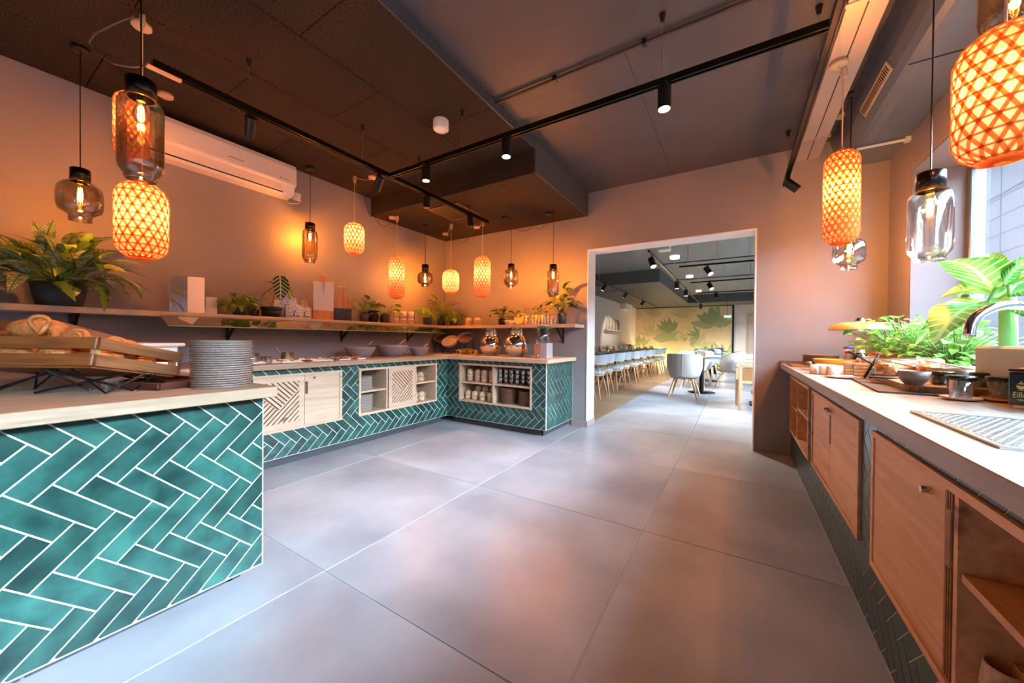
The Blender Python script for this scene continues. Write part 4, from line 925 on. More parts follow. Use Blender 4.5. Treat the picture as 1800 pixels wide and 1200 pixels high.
# brown ribbed tray beside the plates
t = thing('serving_tray', 'brown ribbed serving tray lying beside the tall plate stack', 'tray', (-2.18, .56, TZ), radians(20))
mb = MB(); mb.bx(-.15, .15, -.13, .13, 0, .008); [mb.bx(-.15, .15, s*.13-.008, s*.13+.008, .008, .03) for s in (-1, 1)]; [mb.bx(s*.15-.008, s*.15+.008, -.13, .13, .008, .03) for s in (-1, 1)]; mb.build('tray_body', mat('brown_tray', '#4d241b', .4), t)
rb = MB().bx(-.135, .135, -.004, .004, .008, .014).mesh('rib', mat('brown_tray', '', 0))
for i in range(10): link('rib', rb, t, (0, -.11+i*.0245, 0))
# crate of bread
def slatbox(t, W, D, H, mt, sl=2, hh=.045, gap=.02):
    th = .012
    for s in range(sl):
        z = s*(hh+gap)
        for nm, x0, x1, y0, y1 in (('slat', -W, 0, 0, th), ('slat', -W, 0, D-th, D), ('slat', -th, 0, -.004, D+.004), ('slat', -W, -W+th, th, D-th)):
            MB().bx(x0+(.0 if y1-y0 > .05 else 0), x1, y0, y1, z, z+hh, b=.0015).build('slat', mt if y1-y0 < .05 else wood('crate_wood_y', '#9a6440', '#6b3f20', 1), t)
    for x in (-W+th, -th-.02):
        for y in (th, D-th-.02): MB().bx(x, x+.02, y, y+.02, 0, H).build('corner_post', wood('crate_light', '#b98d5c', '#96693c', 2), t)
    MB().bx(-W+.01, -.01, .01, D-.01, -.008, 0).build('base_board', mt, t)
crz = YAW; cl_ = V((-2.045, .315, .985))
crt = thing('bread_crate', 'large slatted wooden crate of pastries tilted on black wire stands', 'crate', cl_, 0, rot=(radians(-12), 0, crz)); slatbox(crt, .56, .36, .11, m_dkwood)
cr2 = thing('bread_crate', 'second slatted wooden crate behind, set higher and tilted', 'crate', cl_+V((-.62, -.02, .07)), 0, rot=(radians(-16), 0, crz)); slatbox(cr2, .45, .36, .11, m_dkwood)
def zig(label, pts, r=.0045):
    t = thing('wire_stand', label, 'stand', (0, 0, 0)); mb = MB()
    for q in pts: mb.tube(q, r, 6, smooth=False)
    mb.build('wire_legs', m_black, t); return t
Lx = V((cos(crz), sin(crz), 0)); Ly = V((-sin(crz), cos(crz), 0)); O = V((-2.045, .315, 0))
def lc(a, b, z): return O+Lx*a+Ly*b+V((0, 0, z))
zz = TZ+.005; zt = lambda b: .985-.012-b*sin(radians(12))
zig('black bent-wire stand under the right end of the bread crate', [[lc(-.10, .02, zt(.02)), lc(.03, .02, zz), lc(.06, .14, zt(.14)-.002)], [lc(-.20, .03, zt(.03)), lc(.05, .10, zz), lc(.04, .20, zt(.2))], [lc(.055, .14, zt(.14)), lc(.05, .17, zz)], [lc(-.24, .02, zz), lc(.02, .12, zt(.12)-.002)], [lc(-.20, .30, zt(.3)), lc(.0, .30, zz), lc(.02, .2, zt(.2))]])
zig('black bent-wire stand under the left end of the bread crate', [[lc(-.42, .0, zt(0)), lc(-.415, .0, zz), lc(-.20, .06, zt(.06))], [lc(-.40, .0, zt(0)), lc(-.36, -.02, zz), lc(-.19, .04, zt(.04))], [lc(-.36, .12, zt(.12)), lc(-.37, .12, zz), lc(-.26, .10, zt(.1))], [lc(-.21, .02, zt(.02)), lc(-.12, .10, zz)]])
m_bread = mat('baked_crust', '#cf8744', .55, c2='#8f4d1f', nscale=30, bump=.5, bscale=60)
def spiral(label, p, r=.045, h=.03, rot=(0, 0, 0)):
    t = thing('pastry_roll', label, 'pastry', p, 0, rot=rot); pts = []; n = 46
    for i in range(n): a = i/n*5.5*pi; R_ = .004+(r-.004)*i/n; pts.append((R_*cos(a), R_*sin(a), h*.5+.004*(1-i/n)))
    MB().tube(pts, r*.13, 7).build('dough_coil', m_bread, t)
    MB().lathe([(.001, 0), (r*.95, 0), (r, h*.3), (r*.9, h*.6), (.001, h*.62)], 20).build('base', mat('crumb', '#b86f33', .7), t)
def loaf(label, p, l=.11, r=.03, rz=0, rot=None):
    t = thing('bread_roll', label, 'bread', p, rz, rot=rot); mb = MB().ball((0, 0, r*.9), r, 10, .9, l/r/2, 1); mb.build('crust', m_bread, t)
    c = MB(); [c.bx(x-.003, x+.003, -r*.6, r*.6, r*1.74-abs(x)*.25, r*1.8-abs(x)*.25) for x in (-.02, 0, .02)]; c.build('scoring', mat('crumb', '', 0), t)
def incr(a, b, up=0): return lc(a, b, .985+.02-b*sin(radians(12))+up)
spiral('cinnamon roll showing its spiral, nearest the middle of the crate rim', incr(-.17, .10, .095), .045, .03, (radians(70), 0, crz+.2))
spiral('spiral pastry at the right corner of the bread crate', incr(-.055, .13, .075), .04, .03, (radians(60), 0, crz+.5))
spiral('spiral pastry standing up behind the crate rim', incr(-.29, .12, .11), .034, .03, (radians(85), 0, crz-.3))
tt = thing('pretzel', 'twisted looped pastry standing on the crate rim', 'pastry', incr(-.26, .05, .095), crz)
MB().tube([(.03*cos(a), .010*sin(2*a), .045+.035*sin(a)) for a in [2*pi*i/20 for i in range(20)]], .008, 7, closed=True).build('dough', m_bread, tt)
loaf('braided loaf heaped at the left back of the crate', incr(-.38, .14, .10), .17, .05, crz+.6)
loaf('bread roll under the spiral pastries, left', incr(-.22, .16, .055), .12, .04, crz)
loaf('bread roll under the spiral pastries, right', incr(-.10, .20, .045), .12, .04, crz+.5)
loaf('golden roll visible between the left crate slats', incr(-.36, .05, .0), .14, .035, crz)
loaf('golden roll visible between the middle crate slats', incr(-.20, .05, .0), .13, .035, crz)
loaf('pale roll visible through the right side of the crate', incr(-.05, .10, .0), .12, .03, crz+pi/2)
loaf('seeded roll at the low end of the crate', incr(-.06, .25, .0), .10, .03, crz+pi/2)
loaf('small roll peeking over the low end of the crate', incr(-.10, .30, .04), .08, .03, crz+pi/2)
t = thing('label_holder', 'small clear label holder standing under the bread crate', 'label holder', P(197, 684, z=TZ), radians(50)); MB().bx(-.03, .03, -.012, .012, 0, .045, b=.002).build('block', thin('acrylic', (.9, .9, .9), .9), t)
t = thing('white_platter', 'white rectangular platter lying behind the crate', 'platter', (-3.0, .62, TZ+.16), radians(32), rot=None)
MB().bx(-.2, .2, -.13, .13, 0, .02, b=.008).build('platter', m_white, t); MB().bx(-.17, .17, -.10, .10, -.16, 0).build('riser', m_white, t)
# food on the left worktop
def jar(label, u, x, r, h, fill, fm, lid=None, spoon=False):
    p = AU(u, TZ, x=x); t = thing('glass_jar', label, 'jar', p)
    MB().lathe([(.001, .001), (r*.9, .001), (r, .006), (r, h), (r*.985, h), (r*.97, .008), (.001, .006)], 24).build('glass', m_glass, t)
    MB().lathe([(.001, .007), (r*.95, .007), (r*.95, fill), (.001, fill+.003)], 20).build('contents', fm, t)
    if spoon: MB().cyl((0, 0, fill*.6), (-.05, -.06, h+.03), .003).ball((-.055, -.065, h+.035), .010, 6, .5).build('spoon', m_steel, t)
m_cream = mat('cream_spread', '#e9dcc2', .5); m_green = mat('green_dip', '#7fa04a', .6, c2='#557a30', nscale=60)
jar('glass jar of cream spread behind the plate stack', 443, -3.40, .052, .085, .055, m_cream); jar('glass jar half hidden at the edge of the plate stack', 426, -3.40, .04, .08, .04, m_cream)
jar('glass jar of green dip with a metal spoon', 505, -3.42, .05, .085, .05, m_green, spoon=True); jar('small empty glass beside the jar of cream spread', 465, -3.36, .028, .06, .01, m_cream); jar('second small glass beside the jar of cream spread', 472, -3.33, .028, .06, .01, m_cream)
foodm = [mat('food_%s' % n, a, .5) for n, a in (('tomato', '#c03a22'), ('cucumber', '#9ab060'), ('pepper', '#d88a2a'), ('egg', '#e9dcc0'), ('ham', '#d99a8c'), ('olive', '#4c4a38'))]
def platter(label, u, x, w, d, mix, n=26, seed=0):
    rnd = random.Random(seed); p = AU(u, TZ, x=x); t = thing('food_platter', label, 'platter', p, radians(90))
    MB().bx(-w/2, w/2, -d/2, d/2, 0, .008, b=.003).bx(-w/2, w/2, -d/2, -d/2+.006, .008, .014).bx(-w/2, w/2, d/2-.006, d/2, .008, .014).build('plate', mat('white_ceramic', '#e8e6e4', .25), t)
    for k in mix:
        mb = MB()
        for i in range(n//len(mix)):
            q = (rnd.uniform(-w*.42, w*.42), rnd.uniform(-d*.38, d*.38), .012+rnd.uniform(0, .012)); mb.T = M.Translation(q) @ M.Rotation(rnd.uniform(-.6, .6), 4, 'X') @ M.Rotation(rnd.uniform(0, 3), 4, 'Z')
            mb.lathe([(.001, -.003), (.018, -.003), (.020, 0), (.018, .003), (.001, .003)], 9)
        mb.build('slices', foodm[k], t, kind='stuff')
platter('white platter of bread and cheese slices at the left of the buffet', 515, -3.36, .26, .18, (3, 2), seed=1)
platter('white platter of ham and cucumber slices on the left worktop', 556, -3.36, .36, .18, (4, 1, 3), 40, seed=2)
platter('white platter of tomato slices and olives on the left worktop', 598, -3.36, .26, .18, (0, 5, 3), 36, seed=3)
platter('small white plate of tomatoes in front of the first grey bowl', 622, -3.34, .18, .14, (0, 2), 20, seed=4)
platter('empty-looking white platter under the glass jars', 448, -3.40, .34, .16, (3,), 4, seed=5)
def gbowl(label, u, x, r, h, fm=None, spoon=True, y=None, z=None, tilt=None):
    p = AU(u, z or TZ, x=x, y=y); t = thing('serving_bowl', label, 'bowl', p, 0, rot=tilt)
    pr = [(.001, 0), (r*.55, 0), (r*.60, .004), (r*.82, h*.4), (r*.97, h*.85), (r, h), (r*.97, h), (r*.93, h*.85), (r*.78, h*.4), (r*.55, .012), (.001, .012)]
    MB().lathe(pr, 36).build('bowl_wall', m_bowl, t)
    if fm: MB().lathe([(.001, h*.78), (r*.5, h*.76), (r*.9, h*.66)], 24).build('contents', fm, t)
    if spoon: MB().tube([(r*.1, 0, h*.7), (r*.6, r*.1, h*1.1), (r*1.05, r*.15, h*1.5)], [.010, .006, .007]).build('spoon', m_lw if spoon == 2 else m_steel, t)
m_nut = mat('nut_mix', '#8d4a30', .7, c2='#4a2418', nscale=90, bump=1, bscale=90); m_oat = mat('oat_mix', '#d9b27c', .7, c2='#a87a45', nscale=110, bump=1, bscale=110)
gbowl('large grey serving bowl, leftmost of the three on the left worktop', 633, -3.56, .165, .12, None, 1)
gbowl('large grey serving bowl with wooden spoon, middle of the three', 689, -3.56, .19, .135, None, 2)
gbowl('small grey serving bowl of red berries, rightmost of the three', 737, -3.50, .125, .10, m_nut, 2)
bs = thing('bowl_stand', 'black wire stand holding three tilted bowls in the corner', 'stand', (-3.45, 4.0, TZ)); mb = MB()
B1, B2, B3 = AU(788, TZ+.16, y=4.16), AU(790, TZ+.12, y=3.95), AU(823, TZ+.16, y=4.10)
B1 = AU(776, TZ+.19, y=4.18); B2 = AU(790, TZ+.13, y=3.98); B3 = AU(818, TZ+.18, y=4.18)
B1, B2, B3 = AU(778, TZ+.185, y=4.14), AU(793, TZ+.125, y=3.92), AU(820, TZ+.185, y=4.14)
for b in (B1, B2, B3):
    o = b-bs.location
    for a in (-.07, .07): mb.tube([(o.x+a, o.y+.06, 0.004), (o.x+a, o.y+.03, o.z), (o.x+a*.9, o.y-.08, o.z-.05), (o.x+a, o.y-.09, .004)], .004)
mb.build('wire_frame', m_black, bs)
for b, l, fm in ((B1, 'grey bowl of nuts tilted on the stand, back left', m_nut), (B2, 'grey bowl of oats tilted on the stand, front', m_oat), (B3, 'grey bowl of dried fruit tilted on the stand, back right', m_nut)):
    t = thing('tilted_bowl', l, 'bowl', b, 0, rot=(radians(38), 0, radians(12))); r, h = .118, .085
    MB().lathe([(.001, 0), (r*.5, 0), (r*.82, h*.4), (r*.97, h*.85), (r, h), (r*.97, h), (r*.93, h*.85), (r*.78, h*.42), (.001, .012)], 32).build('bowl_wall', m_bowl, t)
    MB().lathe([(.001, h*.72), (r*.55, h*.7), (r*.86, h*.6)], 24).build('contents', fm, t)
for i, u in enumerate((808, 817, 826, 834)):
    t = thing('preserve_pot', ('white card box of tea', 'small glass pot of jam', 'second small glass pot of jam', 'square white box')[i]+' in the cluster beside the silver flasks', 'pot', AU(u, TZ, y=3.95+.02*(i % 2)))
    if i in (0, 3): MB().bx(-.035, .035, -.03, .03, 0, .065, b=.002).build('box_body', mat('box_cream', '#cdb48c', .5), t); MB().bx(-.015, .015, -.032, -.03, .015, .05).build('label', m_blackpl, t)
    else: MB().lathe([(.001, 0), (.03, 0), (.033, .01), (.033, .06), (.001, .06)], 16).build('glass', mat('jam_glass', '#8a6a3a', .15), t); MB().lathe([(.001, .06), (.034, .06), (.034, .078), (.001, .078)], 16).build('lid', mat('lid_green', '#7c7a3c', .4), t)
# silver ball vessels with bottles
m_mirror = mat('polished_silver', '#e6dccf', .04, metal=1)
def ballflask(label, u, y, r):
    p = AU(u, TZ, y=y); t = thing('silver_cooler', label, 'cooler', p); n = 18
    pr = [(.001, 0), (r*.55, 0)]+[(r*cos(a), r*.92+r*.92*sin(a)) for a in [-1.0+2.0*i/n for i in range(n+1)]]+[(r*.50, r*1.72)]
    MB().lathe(pr, 48).build('bowl', m_mirror, t)
    for k in range(4):
        a = pi/4+k*pi/2; c = (r*.33*cos(a), r*.33*sin(a), 0)
        o = thing('milk_bottle', f'glass bottle standing in the {label.split(",")[0].split(" mirror")[0]} mirror-silver cooler, {("back right","back left","front left","front right")[k]}', 'bottle', p+V((c[0], c[1], r*1.38)), 0, 'glass bottles in the silver coolers')
        MB().lathe([(.001, 0), (.026, 0), (.028, .01), (.028, .085), (.018, .105), (.015, .135), (.019, .145), (.019, .15), (.015, .15), (.012, .13)], 16).build('glass', m_glass, o)
        MB().lathe([(.001, .004), (.025, .006), (.025, .08), (.015, .10), (.001, .10)], 12).build('contents', mat('orange_juice', '#d9b48c', .3), o)
ballflask('left mirror-silver ball cooler on the back worktop', 863, 3.88, .150)
ballflask('right mirror-silver ball cooler on the back worktop', 908, 3.88, .160)
p = AU(955.5, TZ, y=3.84); t = thing('water_dispenser', 'tall water dispenser with clear lid tank of mint on a two-tone base', 'dispenser', p)
MB().bx(-.082, .0, -.08, .08, 0, .175).build('copper_base', mat('copper_panel', '#b98662', .35), t); MB().bx(.0, .082, -.082, .082, 0, .178, b=.002).build('grey_base', mat('base_grey', '#a9a2a4', .5), t)
MB().lathe([(.074, .178), (.076, .18), (.076, .37), (.072, .37)], 32).build('glass_tank', thin('tank_glass', (.75, .78, .82), .8, f=.2), t); MB().lathe([(.001, .18), (.071, .18), (.071, .34), (.001, .34)], 24).build('water', thin('water_tint', (.7, .74, .78), .9), t)
MB().lathe([(.001, .375), (.078, .372), (.080, .378), (.078, .386), (.001, .39)], 28).build('lid', m_steel, t); MB().cyl((-.03, -.075, .20), (-.03, -.115, .20), .012).cyl((-.03, -.11, .22), (-.03, -.11, .165), .010).build('tap', m_chrome, t)
for i in range(14): link('leaf', L_herb[i % 2], t, (.06*cos(i*2.4), .06*sin(i*2.4), .365), (random.uniform(-1, 1), .3, i*2.4), (.03,)*3)
t = thing('drinking_glass', 'small clear glass in front of the water dispenser', 'glass', AU(945, TZ, y=3.66)); MB().lathe([(.001, 0), (.026, 0), (.03, .06), (.028, .06), (.024, .006), (.001, .006)], 18).build('glass', m_glass, t)
# ------------------------------------------------------------------ crockery in the counters
cupp = [(.001, 0), (.024, 0), (.027, .004), (.039, .022), (.043, .045), (.041, .064), (.038, .064), (.039, .045), (.034, .022), (.022, .008), (.001, .008)]
def cup_proto(mt):
    t = thing('coffee_cup', 'x', 'cup'); MB().lathe([(r, .064-z) for r, z in cupp], 18).build('cup_wall', mt, t)
    MB().tube([(.038, 0, .052), (.058, 0, .046), (.058, 0, .026), (.040, 0, .018)], .004, 6).build('handle', mt, t); return t
cp_ = cup_proto(m_cup); first = [True]; PS = ('bottom', 'second', 'top')
def put_cup(loc, rz, label, group):
    if first[0]: cp_.location = loc; cp_.rotation_euler = (0, 0, rz); cp_['label'] = label; cp_['group'] = group; first[0] = False
    else: copy_tree(cp_, loc, rz, label, group)
gC = 'stacked cups in the open shelf box by the doorway'
for i, x in enumerate((-2.935, -2.82, -2.705, -2.59)):
    for k in range(3 if i < 4 else 2): put_cup((x, 3.70+.01*(i % 2), .547+k*.046), .4*i, f'sand cup in the upper left bay by the doorway, {ORD[i]} stack, {PS[k]}', gC+', upper bay')
for i, x in enumerate((-2.95, -2.84, -2.72, -2.60)):
    for k in range(2): put_cup((x, 3.68, .3175+k*.046), .5*i, f'sand cup in the lower left bay front row, {ORD[i]} stack, {PS[k]}', gC+', lower bay front')
    if i: 
        for k in range(3): put_cup((x-.03, 3.79, .3175+k*.048), .5*i, f'sand cup in the lower left bay back row, {ORD[i-1]} stack, {PS[k]}', gC+', lower bay back')
for (x, y, z, k0, ws) in ((-3.33, 3.10, .5645, 2, 'front left'), (-3.34, 3.21, .5645, 2, 'front right'), (-3.42, 3.12, .5645, 3, 'rear')):
    for k in range(k0): put_cup((x, y, z+k*.046), 1.2, f'pale cup on the upper shelf right of the slatted door, {ws} stack, {PS[k]}', 'cups on the upper right shelf of the slatted-door cabinet')
for (x, y, k0, ws) in ((-3.33, 3.11, 2, 'front left'), (-3.33, 3.22, 2, 'front right'), (-3.42, 3.17, 3, 'rear')):
    for k in range(k0): put_cup((x, y, .325+k*.046), 1.2, f'pale cup on the cabinet floor right of the slatted door, {ws} stack, {PS[k]}', 'cups on the floor of the slatted-door cabinet')
gl = thing('water_glass', 'x', 'glass'); MB().lathe([(.001, 0), (.026, 0), (.030, .05), (.030, .075), (.028, .075), (.027, .05), (.024, .006), (.001, .006)], 14).build('glass', thin('tumbler_glass', (.82, .80, .78), .8, f=.22), gl); f_ = True
for i in range(6):
    for j in range(2):
        for k in range(3):
            lc_ = (-2.445+i*.08, 3.68+j*.09, .5525+k*.055); lb = 'stacked clear glass in the upper right bay of the box by the doorway'; gp_ = 'glasses in the upper right bay'
            if f_: gl.location = lc_; gl['label'] = lb; gl['group'] = gp_; f_ = False
            else: copy_tree(gl, lc_, 0, lb, gp_)
m_pl2 = mat('brown_plate', '#7a5a48', .4, var=.08); m_pl3 = mat('pale_plate', '#b0a8a0', .35, var=.06)
stack('side_plate', 'brown plate in the taller lower-right bay stack', (-2.355, 3.72, .3175), .10, 15, .0125, m_pl2, m_pl2, 'brown plates, left stack of the lower right bay')
stack('saucer', 'brown plate in the shorter lower-right bay stack', (-2.10, 3.72, .3175), .10, 13, .0125, m_pl2, m_pl2, 'brown plates, right stack of the lower right bay')
stack('side_plate', 'pale plate stacked on the cabinet upper left shelf', (-3.36, 2.40, .551), .105, 11, .0125, m_pl3, m_pl3, 'pale plates on the upper left shelf')
stack('side_plate', 'pale plate stacked on the long cabinet floor', (-3.36, 2.40, .325), .108, 14, .0125, m_pl3, m_pl3, 'pale plates on the cabinet floor')
# ------------------------------------------------------------------ things on the window worktop
KZ = RZ
def rc(u, y, z=KZ): return AU(u, z, y=y)
# drain grate
gt = thing('drip_grate', 'stainless drip tray with honeycomb grate let into the window worktop', 'drip tray', (.585, 1.35, KZ))
MB().bx(-.135, .135, -.22, .22, 0, .002).build('tray', m_steel, gt)
g_ = MB(); g_.bx(-.135, -.122, -.22, .22, .002, .006); g_.bx(.122, .135, -.22, .22, .002, .006); g_.bx(-.122, .122, -.22, -.207, .002, .006); g_.bx(-.122, .122, .207, .22, .002, .006); g_.build('frame', m_steel, gt)
hx = MB(); s_ = .016
for i in range(-7, 8):
    for j in range(-15, 16):
        cx, cy = i*s_*1.0+(s_/2 if j % 2 else 0), j*s_*.866
        if abs(cx) < .115 and abs(cy) < .200: hx.lathe([(.0060, .002), (.0064, .0055), (.0085, .0055), (.0089, .002)], 6, (cx, cy, 0), smooth=False)
hx.build('honeycomb', m_steel, gt, kind='stuff')
# tap
p = P(1698, 590, x=.70)
fc = thing('kitchen_tap', 'curved chrome gooseneck tap over the window worktop', 'tap', (0, 0, 0))
a = P(1703, 590, d=1.12); b_ = P(1712, 561, d=1.12); c_ = P(1740, 543, d=1.12); d_ = P(1775, 536, d=1.13); e_ = P(1815, 542, d=1.14); f0 = P(1850, 570, d=1.15)
pts = [a, b_, c_, d_, e_, f0, V((f0.x+.01, f0.y, 1.02)), V((f0.x+.01, f0.y, KZ))]
def catmull(pts, n=6):
    out = []; q = [pts[0]]+pts+[pts[-1]]
    for i in range(1, len(q)-2):
        for k in range(n):
            t = k/n; out.append(.5*((2*q[i])+(q[i+1]-q[i-1])*t+(2*q[i-1]-5*q[i]+4*q[i+1]-q[i+2])*t*t+(3*q[i]-q[i-1]-3*q[i+1]+q[i+2])*t**3))
    return out+[pts[-1]]
MB().tube(catmull(pts), .0135, 18).build('spout', m_chrome, fc)
MB().cyl((f0.x+.01, f0.y, KZ), (f0.x+.01, f0.y, KZ+.05), .024, .022, 24).build('tap_body', m_chrome, fc); MB().cyl((f0.x+.01, f0.y, KZ+.035), (f0.x+.01, f0.y-.07, KZ+.05), .006).build('lever', m_chrome, fc)
# black tea tin
m_gold = mat('gold_print', '#cbb35a', .35, metal=.5); p = V((.755, 1.80, KZ)); rt_ = radians(-58)
p = P(1838, 722, z=KZ); p = V((p.x+.01, p.y+.02, KZ))
tn = thing('tea_tin', 'black tea tin with gold crest and lettering on a small wooden board', 'tin', p, radians(-34))
MB().bx(-.062, .062, -.055, .055, .014, .118, b=.003).build('tin_body', mat('tin_black', '#0e0f10', .18, coat=.6), tn)
MB().bx(-.058, .058, -.051, .051, .1185, .121).build('copper_band', mat('copper_band', '#b9774a', .3, metal=.7), tn); MB().bx(-.063, .063, -.056, .056, .121, .128, b=.002).build('lid', mat('tin_black', ''), tn)
MB().bx(-.050, .050, -.043, .043, .128, .131, b=.001).build('lid_inset', mat('copper_band', ''), tn); MB().ball((0, 0, .137), .008).build('knob', m_blackpl, tn)
MB().bx(-.055, .075, -.05, .06, 0, .014, b=.003).build('wood_base', m_rust, tn)
text('Eilles', 'lettering', .022, (-.036, -.0556, .045), (pi/2, 0, 0), m_gold, tn).scale = (.78, 1.15, 1); text('TEA', 'lettering', .009, (-.036, -.0556, .029), (pi/2, 0, 0), m_gold, tn)
cr = MB(); cr.prism([(-.036, .088), (-.033, .074), (-.022, .068), (-.011, .074), (-.008, .088), (-.022, .084)], -.0562, -.0556); cr.prism([(-.032, .092), (-.012, .092), (-.016, .098), (-.022, .096), (-.028, .098)], -.0562, -.0556); cr.prism([(-.034, .067), (-.022, .063), (-.010, .067), (-.022, .0655)], -.0562, -.0556)
cr.ball((-.022, -.0562, .102), .003, 6); cr.build('crest', m_gold, tn, (-.0205, 0, .014)).scale = (.72, 1, .72)
# tea glasses with black infuser lids on saucers
def teaglass(label, u, v):
    p = P(u, v, z=KZ); t = thing('tea_glass', label, 'tea glass', p, 0, 'lidded tea glasses by the tin', scale=(.86, .86, .88))
    MB().lathe([(.001, 0), (.034, 0), (.058, .008), (.062, .013), (.060, .0145), (.034, .006), (.001, .006)], 30).build('saucer', mat('blush_saucer', '#c9a492', .35), t)
    MB().lathe([(.001, .008), (.030, .008), (.033, .012), (.042, .085), (.040, .085), (.031, .014), (.001, .012)], 30).build('glass', m_glass, t)
    MB().lathe([(.001, .085), (.044, .085), (.047, .088), (.047, .098), (.043, .103), (.034, .104), (.001, .104)], 30).build('lid', mat('lid_black', '#16171c', .25), t)
    q = MB(); [q.cyl((.026*cos(x), .026*sin(x), .022), (.036*cos(x), .036*sin(x), .086), .0048, n=6) for x in [pi*k/3 for k in range(6)]]; q.lathe([(.001, .02), (.028, .02), (.029, .024), (.001, .024)], 18); q.build('infuser_ribs', mat('lid_black', ''), t)
    MB().lathe([(.0265, .024), (.0345, .085)], 24).build('infuser_mesh', thin('mesh_filter', (.62, .56, .48), .6, f=.1), t)
teaglass('lidded tea glass, front left of the four beside the black tin', 1688, 703)
teaglass('lidded tea glass, back left of the four beside the black tin', 1655, 690)
teaglass('lidded tea glass, front right of the four, touching the black tin', 1762, 706)
teaglass('lidded tea glass, back right of the four beside the black tin', 1730, 694)
# serving board, slate, bowls, jars
sb = thing('serving_board', 'thick oak serving board with rounded corner by the grey bowls', 'serving board', (.75, 2.42, KZ+.008), radians(-4))
def rrect(w, h, r, n=5): return [(sx*(w-r)+r*cos(a0+pi/2*i/n), sy*(h-r)+r*sin(a0+pi/2*i/n)) for sx, sy, a0 in ((1, 1, 0), (-1, 1, pi/2), (-1, -1, pi), (1, -1, 3*pi/2)) for i in range(n+1)]
MB().prism(rrect(.13, .30, .05), 0, .026, 'xy').build('board', wood('walnut_board', '#a9764a', '#6f4427', 1), sb)
sl_ = thing('slate_slab', 'dark slate slab lying under the oak serving board', 'slab', (.70, 2.44, KZ), radians(-4)); MB().bx(-.17, .15, -.36, .36, 0, .0075).build('slab', mat('slate', ''), sl_)
def wb_(label, loc, r, h, mt, fm=None, cat='bowl'):
    t = thing('round_bowl', label, cat, loc); MB().lathe([(.001, 0), (r*.5, 0), (r*.55, .003), (r*.85, h*.38), (r, h), (r*.96, h), (r*.8, h*.4), (r*.5, .01), (.001, .01)], 32).build('bowl_wall', mt, t)
    if fm: MB().lathe([(.001, h*.75), (r*.88, h*.7)], 20).build('contents', fm, t)
    return t
m_gb = mat('taupe_bowl', '#6b615b', .35)
wb_('taupe bowl standing on the front of the oak serving board', P(1606, 676, z=KZ+.034), .050, .058, m_gb, m_oat)
wb_('second taupe bowl with a spoon, behind the lidded tea glasses', rc(1676, 2.45, KZ+.034), .068, .062, m_gb, m_oat)
for (x0, y0), l in (((.70, 2.45), 'left'), ((.85, 2.35), 'right')):
    t = thing('teaspoon', f'steel spoon resting across the {l} taupe bowl', 'spoon', (x0, y0, KZ+.10), radians(150)); MB().cyl((0, 0, 0), (.13, 0, .03), .003).ball((0, 0, 0), .014, 8, .3, 1.4).build('spoon', m_steel, t)
m_chip = mat('banana_chips', '#e0a648', .6, c2='#b87426', nscale=50, bump=1, bscale=60)
def mjar(label, p, r=.045, h=.085):
    t = thing('storage_jar', label, 'jar', p); MB().lathe([(.001, 0), (r*.92, 0), (r, .01), (r, h*.75), (r*.85, h*.88), (r*.88, h), (r*.84, h), (r*.8, h*.88)], 26).build('glass', m_glass, t)
    MB().lathe([(.001, .003), (r*.95, .005), (r*.95, h*.7), (r*.4, h*.78), (.001, h*.76)], 20).build('contents', m_chip, t); return t
mjar('glass jar of orange dried fruit left of the taupe bowl', rc(1559, 2.68, KZ+.034)); mjar('glass jar of orange chips between the two taupe bowls', rc(1637, 2.55, KZ+.034)); mjar('third glass jar of chips behind the first taupe bowl', rc(1628, 2.66, KZ+.034), .04)
t = thing('dark_coaster', 'flat black dish under the jar of dried fruit', 'dish', rc(1553, 2.50, KZ+.034)); MB().lathe([(.001, 0), (.05, 0), (.056, .006), (.05, .006), (.001, .003)], 24).build('dish', m_blackpl, t)
# black folding stand with wrapped bread
t = thing('folding_stand', 'black crossed-wire stand holding the slanted bread tray', 'stand', (0, 0, 0)); mb = MB()
for y in (2.78, 2.92):
    a, b = AU(1492, KZ+.155, y=y), AU(1562, KZ+.05, y=y); mb.tube([a, b], .005); mb.tube([AU(1545, KZ+.14, y=y), AU(1520, KZ+.006, y=y)], .005); mb.tube([b, AU(1528, KZ+.006, y=y+.02)], .004)
mb.build('wire_frame', m_black, t)
t = thing('bread_packages', 'clear-wrapped crispbread packs lying on a slanted tray behind the jars', 'bread', (.80, 3.02, KZ+.055), 0)
MB().bx(-.10, .10, -.38, .40, 0, .015, b=.003).build('tray', m_white, t)
for i in range(6):
    mb = MB(); mb.T = M.Rotation(radians(-8), 4, 'Y') @ M.Translation((0, -.30+i*.12, .022)); mb.bx(-.095, .095, -.05, .05, 0, .045, b=.012); mb.build('wrapped_pack', mat('wrapper_%d' % (i % 2), ('#d9b8a4', '#e6ddd2')[i % 2], .15, noise=.3, nscale=30, coat=.7), t)
for i in range(3): MB().bx(-.06, .06, -.02+i*.09, .03+i*.09, .078, .09, b=.003).build('red_label', mat('label_red', '#c8324a', .4), t)
# herbs
plant('parsley_pot', 'dense bright green potted herb above the bread packs', (.97, 3.28, KZ), .07, .10, m_white, L_herb, 300, .028, .052, .26, (12, 88), wide=1.15, seed=21, spread=.9)
plant('basil_pot', 'second bright herb with larger round leaves, nearer the tap', (.99, 2.93, KZ), .07, .10, m_white, L_herb, 280, .028, .052, .24, (12, 88), wide=1.1, seed=22, spread=.9)
plant('oregano_pot', 'tall loose herb with thin stems reaching left to the warming lamp', (.97, 3.55, KZ), .06, .09, m_white, L_herb, 150, .03, .06, .34, (20, 80), wide=1.0, seed=23, spread=.8)
